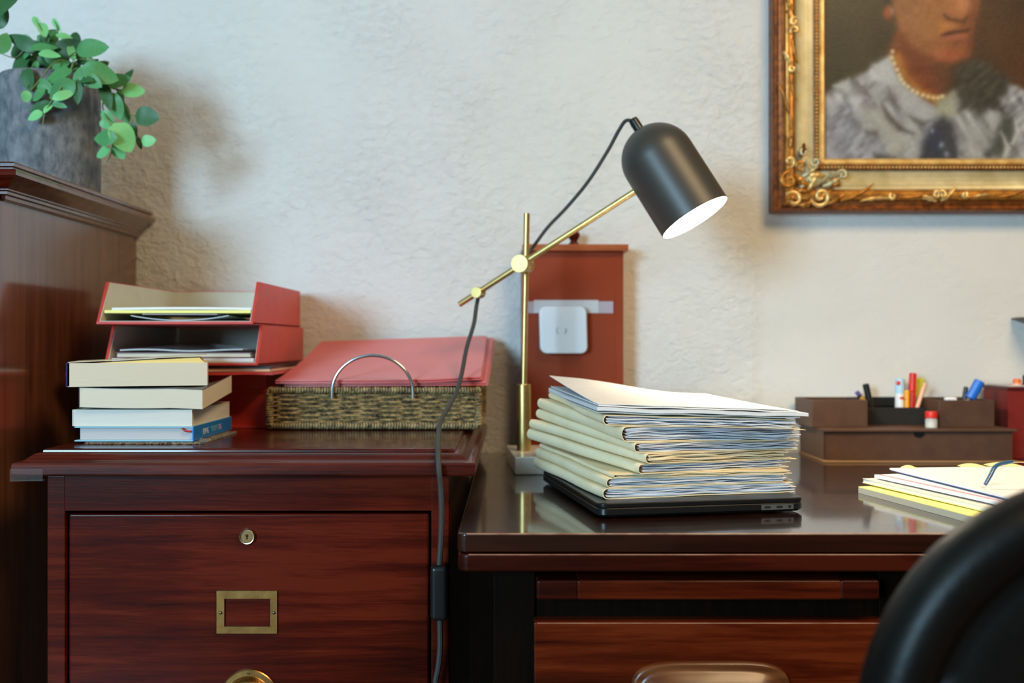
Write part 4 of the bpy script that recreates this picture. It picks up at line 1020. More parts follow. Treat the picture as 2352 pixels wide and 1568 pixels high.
# label, x, y, angle, W, L, z0 (below the lens), thickness, lift of underside and upper side at the far spine, sheets
za = LT
FOLD = [
 ('lowest manila folder lying straight on the laptop, white sheets inside', 0.104, 1.150, 14, 0.246, 0.300, 0.0003, 0.0128, 0.000, 0.0015, 6, [(0.02, 0.010, 0.004, 0.02, 0.95)]),
 ('second manila folder from the bottom, frayed at its front corner', 0.1075, 1.150, 14, 0.230, 0.300, 0.0134, 0.0112, 0.0015, 0.004, 6, [(0.005, 0.012, 0.004, 0.02, 0.6), (0.03, 0.020, 0.008, 0.02, 1.0)]),
 ('thinnest manila folder of the pile, third up from the laptop', 0.116, 1.150, 14.5, 0.230, 0.300, 0.0249, 0.0042, 0.004, 0.006, 2, []),
 ('fourth manila folder up, its rounded spine bowing away from the lamp base', 0.1443, 1.149, 23.5, 0.216, 0.305, 0.0295, 0.0118, 0.012, 0.016, 6, [(0.01, 0.022, -0.004, 0.015, 1.0)]),
 ('fifth manila folder up, holding cream card instead of white sheets', 0.1525, 1.149, 25, 0.214, 0.300, 0.0416, 0.0122, 0.0165, 0.0175, 4, [(0.012, 0.012, -0.003, 0.02, 0.6)]),
 ('sixth manila folder up, creased across its wide spine', 0.1413, 1.150, 21, 0.226, 0.300, 0.0541, 0.0128, 0.0178, 0.019, 6, []),
 ('thickest manila folder, second from the top, bulging with sheets', 0.1267, 1.150, 17.5, 0.234, 0.300, 0.0672, 0.0185, 0.0185, 0.0105, 9, [(0.012, 0.020, 0.001, 0.03, 0.92)]),
 ('topmost manila folder under the loose white papers', 0.1040, 1.150, 9.5, 0.236, 0.300, 0.0860, 0.0118, 0.010, 0.006, 5, [(0.03, 0.012, 0.008, 0.03, 1.0), (0.006, 0.012, 0.001, 0.02, 0.4)]),
]
for i, (lb_, x, y, an, W, L_, z0, th, lb2, lt2, ns, fl_) in enumerate(FOLD):
    case_folder(i, lb_, x, y, math.radians(an), W, L_, za + z0, th, lb2, lt2, ns, 11 + i * 7, True, fl_)
# loose papers on top
def loose(label, x, y, ang, W, L, zf, th, mat, name='paper_sheaf', cat='paper'):
    ca, sa = math.cos(ang), math.sin(ang)
    below = PILE[-1]
    def zat(u, v):
        return max(za + zf(u, v), below(x + u * W * ca - v * L * sa, y + u * W * sa + v * L * ca) + 0.0003)
    def top_at(X, Y):
        u = ((X - x) * ca + (Y - y) * sa) / W; v = (-(X - x) * sa + (Y - y) * ca) / L
        return zat(min(max(u, 0.0), 1.0), min(max(v, 0.0), 1.0)) + th * 1.13
    PILE.append(top_at)
    mb = MB().slab(lambda u, v: settle(Vector((x + u * W * ca - v * L * sa, y + u * W * sa + v * L * ca, zat(u, v)))), 40, 22, th)
    c_ = Vector((sum(p[0] for p in mb.v) / len(mb.v), sum(p[1] for p in mb.v) / len(mb.v), min(p[2] for p in mb.v)))
    return tag(put(name, mb, mat, None, 50, loc=c_), label, cat)
r9 = math.radians(9)
zq = 0.0985
loose('glossy clear sleeve of papers directly on the topmost manila folder', 0.099, 1.150, r9, 0.248, 0.295, lambda u, v: zq + 0.001 + 0.006 * v * (1 - u) + 0.0006 * math.sin(u * 20), 0.0016, M['page_white'], 'document_sleeve', 'paper')
loose('thin white sheaf lying in the middle of the loose papers', 0.098, 1.146, r9 * 0.97, 0.258, 0.296, lambda u, v: zq + 0.0036 + 0.0065 * v * (1 - u) + 0.0008 * math.sin(u * 14 + 1), 0.0040, M['paper'])
loose('white printed sheaf near the top of the loose papers', 0.100, 1.150, r9 * 0.95, 0.244, 0.296, lambda u, v: zq + 0.0090 + 0.0085 * v * (1 - u) + 0.0006 * math.sin(u * 17 + 2) , 0.0014, M['paper'])
loose('topmost white paper with its far corner curled up towards the lamp', 0.099, 1.152, r9 * 0.95, 0.236, 0.300, lambda u, v: zq + 0.0112 + 0.0225 * (v ** 1.15) * (1 - u) ** 1.15 + 0.0040 * math.sin(math.pi * v) * u * (1 - u) * 2 + 0.003 * v * v * math.sin(u * 7) * u, 0.0008, M['paper'])

# ------------------------------------------------------------------ desk organizer and stationery
of = 1.650
org = thing('desk_organizer', 'two-tier brown leatherette desk organizer with drawer and pen compartments', 'organizer', (0.675, 1.72, DZ))
ox0, ox1 = 0.518, 0.832; oz1 = ZC - 0.1452
put('base_strip', MB().box(ox0 - 0.002, ox1 + 0.004, of - 0.006, 1.792, DZ, DZ + 0.0035, 0.001), M['organizer_trim'], org)
put('lower_case', MB().box(ox0, ox1, of + 0.006, 1.792, DZ + 0.0035, oz1 - 0.004, 0.001), M['organizer'], org)
nt_c = P(2112, 990, of)
poly = [(ox0 + 0.003, DZ + 0.0045)] + [(ox1 - 0.003, DZ + 0.0045), (ox1 - 0.003, oz1 - 0.0055)] + [(nt_c.x + 0.0098 * math.cos(a), oz1 - 0.0055 + 0.0098 * math.sin(a)) for a in [-math.pi * k / 12 for k in range(13)]] + [(ox0 + 0.003, oz1 - 0.0055)]
put('drawer', MB().prism(poly, lambda p: Vector((p[0], of, p[1])), lambda p: Vector((p[0], of + 0.005, p[1]))), M['organizer'], org, 0)
put('notch', MB().box(nt_c.x - 0.012, nt_c.x + 0.012, of + 0.0050, of + 0.0058, oz1 - 0.020, oz1 - 0.005), M['organizer_in'], org, 0)
put('tier_board', MB().box(ox0 - 0.002, ox1 + 0.004, of - 0.004, 1.794, oz1 - 0.0045, oz1, 0.0012), M['organizer'], org)
uf = 1.684; uz = ZC - 0.0995
ux0, ux1, um0, um1 = 0.508, 0.816, P(1993, 0, uf).x, P(2157, 0, uf).x
def tray_box(mb, x0, x1, y0, y1, z0, z1, t=0.003):
    return mb.box(x0, x1, y0, y0 + t, z0, z1, 0.0006, 1).box(x0, x1, y1 - t, y1, z0, z1, 0.0006, 1).box(x0, x0 + t, y0 + t, y1 - t, z0, z1).box(x1 - t, x1, y0 + t, y1 - t, z0, z1)
put('pen_compartment', tray_box(MB(), ux0, um0, uf, 1.788, oz1, uz), M['organizer'], org)
put('pen_compartment', tray_box(MB(), um1, ux1, uf, 1.788, oz1, uz), M['organizer'], org)
mf = 1.735
put('middle_compartment', tray_box(MB(), um0, um1, mf, 1.788, oz1, ZC - 0.1150), M['organizer_in'], org)
put('back_panel', MB().box(um0, um1, 1.785, 1.790, oz1, uz), M['organizer_in'], org)
put('lining', MB().box(ux0 + 0.003, um0 - 0.003, uf + 0.003, 1.785, oz1, oz1 + 0.001).box(um1 + 0.003, ux1 - 0.003, uf + 0.003, 1.785, oz1, oz1 + 0.001), M['organizer_in'], org)
def pen(name, label, cat, base, top, r, mats, group=None):
    """base/top: (px, py, d) ends; mats: list of (fraction, radius factor, material, part name)"""
    a, b_ = P(*base), P(*top); L_ = (b_ - a)
    t_ = thing(name, label, cat, a)
    f0 = 0
    for fr_, rf, mt, nm in mats:
        q0 = a + L_ * f0; q1 = a + L_ * fr_
        ln_ = (q1 - q0).length; rr = r * rf
        put(nm, MB().lathe([(rr * 0.8, 0), (rr, ln_ * 0.02 + 0.0003), (rr, ln_ * 0.97 - 0.0003), (rr * 0.75, ln_)], q0, L_, 14), M[mt], t_)
        f0 = fr_
    return t_
g = 'pens standing in the organizer'
pen('pencil', 'yellow pencil with purple tip leaning in the organizer', 'pencil', (2016, 962, 1.770), (1967, 899, 1.774), 0.0042, [(0.80, 1, 'pen_yellow', 'barrel'), (0.88, 1.02, 'steel', 'ferrule'), (1.0, 0.95, 'purple', 'eraser')])
pen('marker', 'black marker leaning at the edge of the middle compartment', 'pen', (2006, 960, 1.752), (1988, 881, 1.754), 0.0058, [(0.5, 0.9, 'pen_black', 'barrel'), (1.0, 1.0, 'pen_black', 'cap')])
gs = thing('glue_stick', 'white and pale blue glue stick with red spots in the organizer', 'glue stick', P(2067, 970, 1.752))
ga, gb = P(2066, 968, 1.753), P(2067, 869, 1.753)
gd = gb - ga
put('barrel', MB().lathe([(0.0075, 0), (0.0078, 0.001), (0.0078, gd.length * 0.66)], ga, gd, 20), M['white_plastic'], gs)
put('cap', MB().lathe([(0.0080, gd.length * 0.66), (0.0080, gd.length - 0.001), (0.0070, gd.length)], ga, gd, 20), M['pale_blue'], gs)
for fr_, sx in ((0.16, -0.0055), (0.55, 0.0005), (0.90, -0.005)):
    q = ga + gd * fr_ + Vector((sx, -0.0068, 0))
    put('spot', MB().lathe([(0.0001, 0.0012), (0.003, 0.0008), (0.0042, 0)], q, (sx * 30, -1, 0), 12), M['pen_red'], gs)
pen('highlighter', 'short orange yellow highlighter beside the glue stick', 'pen', (2083, 968, 1.7437), (2083, 896, 1.7437), 0.0044, [(0.7, 1.0, 'pen_yellow', 'barrel'), (1.0, 1.02, 'pen_yellow', 'cap')])
pen('pen', 'pale grey pen standing behind the orange highlighter', 'pen', (2083, 965, 1.764), (2081, 880, 1.764), 0.004, [(1.0, 1.0, 'page_white', 'barrel')])
pen('marker', 'tall red marker standing in the middle compartment', 'pen', (2092, 968, 1.754), (2097, 856, 1.754), 0.0060, [(0.25, 0.85, 'page_grey', 'grip'), (0.62, 1.0, 'pen_red', 'barrel'), (1.0, 1.05, 'pen_red', 'cap')])
kn = MB()
ka, kb = P(2076, 955, 1.774), P(2117, 868, 1.774)
kd = (kb - ka); kx = Vector((kd.z, 0, -kd.x)).normalized()
poly = [(0, -0.005), (0.35, -0.0075), (0.7, -0.0098), (0.92, -0.008), (1.0, -0.003), (1.0, 0.003), (0.9, 0.0085), (0.7, 0.0095), (0.5, 0.0078), (0.3, 0.006), (0, 0.004)]
kn.prism(poly, lambda p: ka + kd * p[0] + kx * p[1] + Vector((0, -0.0015, 0)), lambda p: ka + kd * p[0] + kx * p[1] + Vector((0, 0.0015, 0)))
tag(put('plastic_tag', kn, M['yellow_green'], None, 0, loc=ka), 'flat lime yellow oval tag standing behind the pencils', 'tag')
pen('pencil', 'pink pencil leaning right in the middle compartment', 'pencil', (2097, 966, 1.7425), (2125, 879, 1.746), 0.0034, [(0.12, 0.7, 'page_cream', 'tip'), (0.9, 1.0, 'pen_pink', 'barrel'), (1.0, 0.95, 'pen_pink', 'eraser')])
pen('pencil', 'short cream pencil beside the pink pencil', 'pencil', (2096, 966, 1.765), (2106, 908, 1.766), 0.0034, [(0.9, 1.0, 'pen_cream', 'barrel'), (1.0, 0.95, 'pen_cream', 'eraser')])
pen('pen', 'small black pen leaning in the right compartment', 'pen', (2208, 960, 1.754), (2219, 888, 1.754), 0.0040, [(0.55, 0.8, 'clear', 'barrel'), (1.0, 1.0, 'pen_black', 'cap')])
pen('marker', 'bright blue marker leaning right out of the organizer', 'pen', (2212, 945, 1.730), (2251, 874, 1.725), 0.0088, [(0.42, 0.9, 'pen_black', 'barrel'), (1.0, 1.0, 'pen_blue', 'cap')])
er = MB().box(-0.0095, 0.0095, -0.006, 0.006, 0, 0.0058, 0.0026, 3)
tag(put('eraser', MB().add([Vector(v) + Vector((P(2184, 0, 1.692).x, 1.694, uz - 0.0012)) for v in er.v], er.f), M['white_plastic'], None, 50, loc=(P(2184, 0, 1.692).x, 1.694, uz - 0.001)), 'small white eraser on the rim of the right compartment', 'eraser')
jr = thing('jar', 'little clear jar with red lid standing on the organizer', 'jar', (P(2139, 0, 1.676).x, 1.676, oz1))
jc = jr.location
put('glass', MB().lathe([(0.0088, 0), (0.0098, 0.001), (0.0098, 0.0135), (0.0088, 0.0155), (0.0085, 0.017)], jc, (0, 0, 1), 24), M['clear'], jr, 50)
put('contents', MB().lathe([(0.0084, 0.0006), (0.0088, 0.001), (0.0088, 0.010), (0.0001, 0.0115)], jc, (0, 0, 1), 20), M['page_white'], jr, 50)
put('lid', MB().lathe([(0.0096, 0.0165), (0.0100, 0.0172), (0.0100, 0.0265), (0.0092, 0.0275), (0.0001, 0.0275)], jc, (0, 0, 1), 24), M['pen_red'], jr, 50)

# red box at the right end of the desk
rbx = thing('storage_box', 'dark red lidded storage box beside the organizer', 'box', (0.97, 1.745, DZ))
put('body', MB().box(0.847, 1.10, 1.700, 1.79, DZ, ZC - 0.0830, 0.0015), M['box_maroon'], rbx)
put('lid', MB().box(0.845, 1.102, 1.698, 1.792, ZC - 0.0830, ZC - 0.0775, 0.001), M['maroon'], rbx)
put('label_rim', MB().box(0.852, 1.098, 1.705, 1.785, ZC - 0.0775, ZC - 0.0755, 0.0005), M['page_grey'], rbx)
oc = Vector((P(2337, 0, 1.72).x, 1.722, ZC - 0.0755))
cap = thing('glue_bottle', 'small orange-red capped bottle lying on the red storage box', 'bottle', oc)
put('cap', MB().lathe([(0.0055, 0), (0.0064, 0.0006), (0.0064, 0.0102), (0.0055, 0.011)], oc, (0, 0, 1), 18), M['pen_orange'], cap)
put('ring', MB().lathe([(0.0072, 0), (0.0072, 0.003), (0.006, 0.0034)], oc, (0, 0, 1), 18), M['pen_pink'], cap)
bc = Vector((0.896, 1.724, ZC - 0.0755))
tag(put('ink_pot', MB().lathe([(0.010, 0), (0.011, 0.001), (0.011, 0.016), (0.007, 0.019), (0.007, 0.024), (0.0001, 0.0245)], bc, (0, 0, 1), 24), M['pen_black'], None, 50, loc=bc), 'black ink pot standing on the red storage box', 'ink pot')
# half-round wall shelf
shx, shr = 0.9015 + 0.16, 0.16
ws = thing('wall_shelf', 'half-round brown wooden shelf fixed to the plaster wall', 'shelf', (shx, YW, ZC + 0.036))
prof = [(0.0001, 0.0), (shr - 0.05, 0.0), (shr - 0.02, 0.006), (shr, 0.013), (shr, 0.0145), (shr - 0.01, 0.0165), (0.0001, 0.017)]
mbs = MB(); seg = 36; vs = []
for r_, hz in prof:
    for k in range(seg + 1):
        a = math.pi * k / seg; vs.append(Vector((shx + r_ * math.cos(a), YW - 0.001 - r_ * math.sin(a) * 0.9, ZC + 0.0275 + hz)))
fs = [(i * (seg + 1) + k, i * (seg + 1) + k + 1, (i + 1) * (seg + 1) + k + 1, (i + 1) * (seg + 1) + k) for i in range(len(prof) - 1) for k in range(seg)]
put('board', MB().add(vs, fs), M['shelf_wood'], ws, 40)
put('bracket', MB().prism([(YW - 0.001, ZC + 0.028), (YW - 0.08, ZC + 0.028), (YW - 0.07, ZC + 0.018), (YW - 0.02, ZC - 0.02), (YW - 0.001, ZC - 0.05)], lambda p: Vector((shx - 0.01, p[0], p[1])), lambda p: Vector((shx + 0.01, p[0], p[1]))), M['shelf_wood'], ws, 0)

# ------------------------------------------------------------------ documents and spectacles on the right of the desk
def doc(name, label, x, y, ang, W, L, z0, th, layers, cat='paper', sag=None):
    """x,y: far-left corner; the sheet runs right (W) and towards the chair (L)"""
    ca, sa = math.cos(ang), math.sin(ang)
    t_ = thing(name, label, cat, (x + W / 2 * ca, y - L / 2, z0))
    zc_ = z0
    for (nm, th_, mt, inset) in layers:
        def fn(u, v, zc_=zc_, inset=inset):
            uu = inset + u * (W - 2 * inset); vv = inset + v * (L - 2 * inset)
            return Vector((x + uu * ca + vv * sa, y + uu * sa - vv * ca, zc_ + (sag(u, v) if sag else 0)))
        put(nm, MB().slab(fn, 16, 16, th_), M[mt], t_, 40)
        zc_ += th_
    return t_
dz = DZ + 0.0002
doc('writing_pad', 'yellow legal pad with grey backing at the bottom of the desk papers', 0.4585, 1.318, math.radians(12), 0.215, 0.275, dz, 0.0, [('backing', 0.0075, 'grey_board', 0), ('top_sheet', 0.0010, 'yellow_pad', 0.0002)], 'notepad')
dz += 0.0088
doc('booklet', 'white booklet with pale yellow underside on the legal pad', 0.470, 1.335, math.radians(15), 0.215, 0.30, dz, 0, [('back_cover', 0.0012, 'sticky', 0), ('pages', 0.0042, 'paper', 0.0008), ('front_cover', 0.0006, 'page_white', 0)], 'booklet', lambda u, v: 0.0018 * (1 - u) * (1 - v) + 0.0003)
dz += 0.0086
doc('magazine', 'white magazine with a pink edge in the middle of the desk papers', 0.484, 1.330, math.radians(15), 0.215, 0.30, dz, 0, [('pages', 0.0040, 'paper', 0.0), ('pink_band', 0.0006, 'pink_edge', 0.004), ('cover', 0.0005, 'paper', 0.007)], 'magazine', lambda u, v: 0.0012 * (1 - u) * (1 - v))
dz += 0.0066
doc('paper_sheaf', 'top sheaf of white printed papers under the spectacles', 0.512, 1.350, math.radians(9), 0.24, 0.34, dz, 0, [('lower_sheets', 0.0012, 'blue_edge', 0.001), ('upper_sheets', 0.0022, 'paper', 0)], 'paper', lambda u, v: 0.0014 * (1 - u) * (1 - v))
sz = dz + 0.0036
for (px, py, d, w_, nm) in ((2092, 1079, 1.352, 0.020, 'yellow sticky tab nearest the corner of the top sheaf'), (2235, 1079, 1.372, 0.034, 'long yellow sticky note at the far edge of the top sheaf'), (2305, 1080, 1.384, 0.046, 'yellow slip curling at the far edge by the spectacles')):
    q = P(px, py, d)
    mb = MB().slab(lambda u, v: Vector((q.x - w_ / 2 + u * w_, d - 0.006 + v * 0.016, sz + 0.0004 + 0.003 * math.sin(math.pi * u) * v)), 8, 4, 0.0004)
    tag(put('sticky_note', mb, M['sticky'], None, 40, loc=(q.x, d, sz)), nm, 'sticky note')
gl = thing('spectacles', 'spectacles with blue-tipped gold temples lying on the papers', 'glasses', (0.62, 1.20, sz))
g0 = P(2263, 1112, 1.165); g0.z = max(g0.z, sz + 0.002)
tpts = spline([g0, P(2274, 1093, 1.170), P(2284, 1074, 1.176), P(2296, 1066, 1.182), P(2324, 1060, 1.19)], 8)
def temple(off):
    tt = put('temple_tip', MB().tube([p + off for p in tpts], [0.0021 + 0.0004 * math.sin(math.pi * i / (len(tpts) - 1)) for i in range(len(tpts))], 10), M['glasses_tip'], gl)
    e_ = tpts[-1] + off
    rod = spline([e_, e_ + Vector((0.018, 0.006, -0.001)), e_ + Vector((0.05, 0.012, -0.006)), e_ + Vector((0.085, 0.014, -0.010))], 6)
    put('temple', MB().tube(rod, 0.0011, 8), M['glasses_metal'], gl)
    return rod[-1]
ends = [temple(Vector((0, 0, 0))), temple(Vector((0.135, 0.075, 0.0)))]
for k, e_ in enumerate(ends):
    cdir = (ends[1] - ends[0]).normalized() * (1 if k == 0 else -1)
    cc = e_ + cdir * 0.025 + Vector((0.002, 0, -0.004))
    ring = [cc + cdir * (0.024 * math.cos(a)) + Vector((0, 0, 0.016 * math.sin(a))) for a in [2 * math.pi * q / 32 for q in range(32)]]
    rim = put('rim', MB().tube(ring, 0.0011, 8, closed=True), M['glasses_metal'], gl)
    put('lens', MB().add(ring, [tuple(range(32))]), M['glass'], rim, 0)
mid = (ends[0] + ends[1]) / 2
dirv = (ends[1] - ends[0]).normalized()
put('bridge', MB().tube(spline([mid - dirv * 0.010 + Vector((0.002, 0, 0)), mid + Vector((0.003, 0, 0.004)), mid + dirv * 0.010 + Vector((0.002, 0, 0))], 6), 0.0012, 8), M['glasses_metal'], gl)

# ------------------------------------------------------------------ portrait in its gilt frame
fx0, fz0 = 0.4633, ZC + 0.2309; FWd = 0.0965
fx1, fz1 = 1.235, ZC + 1.12
fp = 0.046
pic = thing('framed_portrait', 'oil portrait of a person with pearl necklace in an ornate gilt frame', 'painting', ((fx0 + fx1) / 2, YW - 0.001, fz0))
def frame_band(name, prof, mat):
    cor = [(fx0, fz0, 1, 1), (fx1, fz0, -1, 1), (fx1, fz1, -1, -1), (fx0, fz1, 1, -1)]
    vs = []; n = len(prof)
    for cx, cz, sx, sz_ in cor:
        vs += [Vector((cx + sx * u, YW - 0.0015 - h, cz + sz_ * u)) for u, h in prof]
    fs = []
    for i in range(4):
        j = (i + 1) % 4
        for k in range(n): fs.append((i * n + k, i * n + (k + 1) % n, j * n + (k + 1) % n, j * n + k))
    return put(name, MB().add(vs, fs), mat, pic, 40)
frame_band('outer_moulding', [(0, 0), (0, 0.030), (0.0025, 0.034), (0.006, 0.035), (0.009, 0.033), (0.011, 0.034), (0.0145, 0.037), (0.0185, 0.0375), (0.0185, 0)], M['gilt_dark'])
frame_band('torus_moulding', [(0.018, 0.0), (0.018, 0.038), (0.021, 0.042), (0.026, 0.0445), (0.031, 0.044), (0.035, 0.041), (0.038, 0.036), (0.039, 0.03), (0.039, 0)], M['gilt'])
frame_band('cove', [(0.0385, 0), (0.0385, 0.033), (0.044, 0.0285), (0.052, 0.0245), (0.060, 0.0225), (0.068, 0.0220), (0.0745, 0.0228), (0.0745, 0)], M['gilt_silver'])
frame_band('bead_course', [(0.0740, 0), (0.0740, 0.0255), (0.0760, 0.0270), (0.0815, 0.0270), (0.084, 0.0245), (0.084, 0)], M['gilt_dark'])
frame_band('sight_edge', [(0.0835, 0), (0.0835, 0.0255), (0.0865, 0.0285), (0.0915, 0.0275), (0.0955, 0.022), (0.0965, 0.016), (0.0965, 0)], M['gilt_pale'])
bd = MB(); random.seed(3)
def bead(x, z): bd.lathe([(0.0001, 0.0030), (0.0018, 0.0022), (0.0026, 0.0)], (x, YW - 0.0015 - 0.0268, z), (0, -1, 0), 6)
k = 0
while fx0 + 0.08 + k * 0.0064 < 1.0:
    bead(fx0 + 0.08 + k * 0.0064, fz0 + 0.0788); k += 1
k = 0
while fz0 + 0.08 + k * 0.0064 < ZC + 0.72:
    bead(fx0 + 0.0788, fz0 + 0.08 + k * 0.0064); k += 1
put('bead_row', bd, M['gilt_pale'], pic, 60, kind='stuff')
# carved scrolls: tapering spirals and leaves
def scroll(cx, cz, r0, turns, a0, sgn, th, mat, y=None, sq=1.0):
    pts = []; rr = []; N = int(22 * turns) + 6
    for i in range(N):
        t_ = i / (N - 1); a = a0 + sgn * 2 * math.pi * turns * t_; r_ = r0 * (1 - 0.86 * t_)
        pts.append(Vector((cx + r_ * math.cos(a), (y or YW - 0.044) - 0.004 * t_, cz + sq * r_ * math.sin(a)))); rr.append(th * (0.55 + 0.65 * math.sin(math.pi * min(1, 0.15 + t_ * 0.85))))
    put('scroll', MB().tube(pts, rr, 8), mat, pic, 60)
def acanthus(x, z, ln_, ang, wd, mat, y=None, h=0.006):
    y = y or YW - 0.042
    a = math.radians(ang); dx_, dz_ = math.cos(a), math.sin(a); nx, nz_ = -dz_, dx_
    vs = []; N = 12
    for i in range(N):
        t_ = i / (N - 1); w_ = wd * (math.sin(math.pi * (0.08 + 0.9 * t_)) ** 0.7) * (1 + 0.22 * math.cos(t_ * 21))
        bend = 0.25 * ln_ * t_ * t_
        for s_ in (-1, -0.55, 0, 0.55, 1):
            vs.append(Vector((x + dx_ * ln_ * t_ + nx * (s_ * w_ + bend), y - h * (1 - s_ * s_) * math.sin(math.pi * (0.1 + 0.85 * t_)) - 0.002 * t_ + (0.003 if abs(s_) == 1 else 0), z + dz_ * ln_ * t_ + nz_ * (s_ * w_ + bend))))
    fs = [(i * 5 + k, i * 5 + k + 1, (i + 1) * 5 + k + 1, (i + 1) * 5 + k) for i in range(N - 1) for k in range(4)]
    put('carved_leaf', MB().add(vs, fs), mat, pic, 60)
def PX(px, py): q = P(px, py, YW - 0.042); return q.x, q.z
for (px, py, r_, tn, a0, sg, th, mt) in [(1812, 415, 0.0165, 1.3, 1.2, 1, 0.0032, 'gilt'), (1822, 458, 0.0150, 1.2, 2.6, -1, 0.0032, 'gilt_pale'), (1884, 452, 0.0175, 1.4, 3.4, 1, 0.0034, 'gilt_pale'), (1846, 350, 0.0085, 1.2, 0.4, 1, 0.0026, 'gilt_silver'),
        (1872, 372, 0.0080, 1.2, 3.3, 1, 0.0024, 'gilt_silver'), (1934, 402, 0.0095, 1.2, 2.8, -1, 0.0026, 'gilt_silver'), (1918, 420, 0.0085, 1.1, 0.6, 1, 0.0026, 'gilt'), (1838, 380, 0.0095, 1.2, 5.0, -1, 0.0028, 'gilt'), (1868, 412, 0.0085, 1.1, 1.0, 1, 0.0028, 'gilt_silver'), (1812, 372, 0.0110, 1.1, 4.4, 1, 0.0030, 'gilt_pale')]:
    x, z = PX(px, py); scroll(x, z, r_, tn, a0, sg, th, M[mt], YW - 0.043)
for (px, py, ln_, an, wd, mt) in [(1830, 440, 0.050, 40, 0.006, 'gilt_silver'), (1815, 395, 0.040, 80, 0.006, 'gilt'), (1855, 462, 0.05, 12, 0.006, 'gilt'), (1842, 425, 0.045, 65, 0.005, 'gilt_silver'), (1860, 430, 0.05, 20, 0.005, 'gilt_silver'), (1806, 440, 0.034, 95, 0.005, 'gilt'), (1900, 468, 0.045, 20, 0.0055, 'gilt'), (1818, 340, 0.030, 92, 0.005, 'gilt_pale'), (1835, 470, 0.03, 0, 0.006, 'gilt')]:
    x, z = PX(px, py); acanthus(x, z, ln_, an, wd, M[mt], YW - 0.040)
for (px, py, ln_, an, wd, mt) in [(1828, 398, 0.036, -60, 0.008, 'gilt'), (1850, 398, 0.034, -20, 0.008, 'gilt_pale'), (1836, 408, 0.040, 20, 0.007, 'gilt_silver'), (1826, 432, 0.030, -30, 0.008, 'gilt'), (1852, 440, 0.036, 50, 0.007, 'gilt_pale'), (1812, 350, 0.034, 75, 0.007, 'gilt'), (1838, 362, 0.026, 60, 0.006, 'gilt_dark'), (1896, 402, 0.034, -10, 0.006, 'gilt_silver'), (1890, 428, 0.036, 15, 0.007, 'gilt_silver'), (1800, 470, 0.030, 30, 0.007, 'gilt')]:
    x, z = PX(px, py); acanthus(x, z, ln_, an, wd, M[mt], YW - 0.041, 0.008)
# wavering rocaille along the rails
for (px, py, ln_, an, wd, mt) in [(1930, 462, 0.065, 14, 0.004, 'gilt'), (2040, 456, 0.05, 172, 0.004, 'gilt_pale'), (2060, 452, 0.06, -8, 0.004, 'gilt'), (2150, 462, 0.035, 150, 0.005, 'gilt_pale'), (2160, 462, 0.035, 30, 0.005, 'gilt_pale'), (2155, 455, 0.016, 90, 0.006, 'gilt_silver'), (2200, 458, 0.05, 5, 0.004, 'gilt'), (2275, 448, 0.04, 175, 0.004, 'gilt_pale'), (2290, 452, 0.05, 0, 0.004, 'gilt'),
        (1818, 320, 0.10, 90, 0.0035, 'gilt'), (1816, 155, 0.030, 100, 0.005, 'gilt_pale'), (1816, 165, 0.05, 265, 0.004, 'gilt'), (1818, 70, 0.035, 82, 0.006, 'gilt_pale'), (1820, 62, 0.030, 95, 0.006, 'gilt'), (1818, 82, 0.05, 268, 0.0045, 'gilt'), (1816, 30, 0.04, 95, 0.005, 'gilt')]:
    x, z = PX(px, py); acanthus(x, z, ln_, an, wd, M[mt], YW - 0.044, 0.004)
for (px, py, r_, a0, sg) in [(1822, 52, 0.0085, 1.0, 1), (1824, 72, 0.0085, 4.0, -1), (1818, 160, 0.0065, 2.0, 1), (2150, 448, 0.0080, 0.5, 1), (2162, 448, 0.0080, 2.6, -1), (2048, 452, 0.0060, 2.0, 1), (2212, 448, 0.0060, 1.0, -1)]:
    x, z = PX(px, py); scroll(x, z, r_, 1.1, a0, sg, 0.0026, M['gilt_pale'], YW - 0.046)

# the canvas: paint laid on in patches
cx0, cx1, cz0, cz1 = fx0 + 0.093, fx1 - 0.093, fz0 + 0.093, fz1 - 0.093
yc = YW - 0.014
nx_, nz_ = 300, 360
xs = np.linspace(cx0, cx1, nx_); zs = np.linspace(cz0, cz1, nz_)
XX, ZZ = np.meshgrid(xs, zs)
U_ = 1176 + XX * F / yc; V_ = 784 - (ZZ - ZC) * F / yc     # drawing units of the painting
rng = np.random.default_rng(5)
def vnoise(su, sv, seed, rot_=0.0):
    r_ = np.random.default_rng(seed); G = r_.random((64, 64))
    a = math.cos(rot_) * U_ + math.sin(rot_) * V_; b_ = -math.sin(rot_) * U_ + math.cos(rot_) * V_
    x = (a / su) % 63; y = (b_ / sv) % 63
    i = x.astype(int); j = y.astype(int); fx = x - i; fy = y - j
    fx = fx * fx * (3 - 2 * fx); fy = fy * fy * (3 - 2 * fy)
    i1 = (i + 1) % 64; j1 = (j + 1) % 64
    return (G[j, i] * (1 - fx) + G[j, i1] * fx) * (1 - fy) + (G[j1, i] * (1 - fx) + G[j1, i1] * fx) * fy
col = np.zeros((nz_, nx_, 3))
bgn = vnoise(60, 90, 1)
col[:] = np.array([34, 28, 18.]); col += (bgn[..., None] - 0.5) * np.array([22, 16, 10.])
wr = 1 / (1 + np.exp(-(U_ - 2215) / 30)); col += wr[..., None] * np.array([30, 8, 0.])
col += (1 / (1 + np.exp((U_ - 2000) / 40)))[..., None] * np.array([4, 10, 6.])
wob = (vnoise(14, 14, 3) - 0.5) * 10
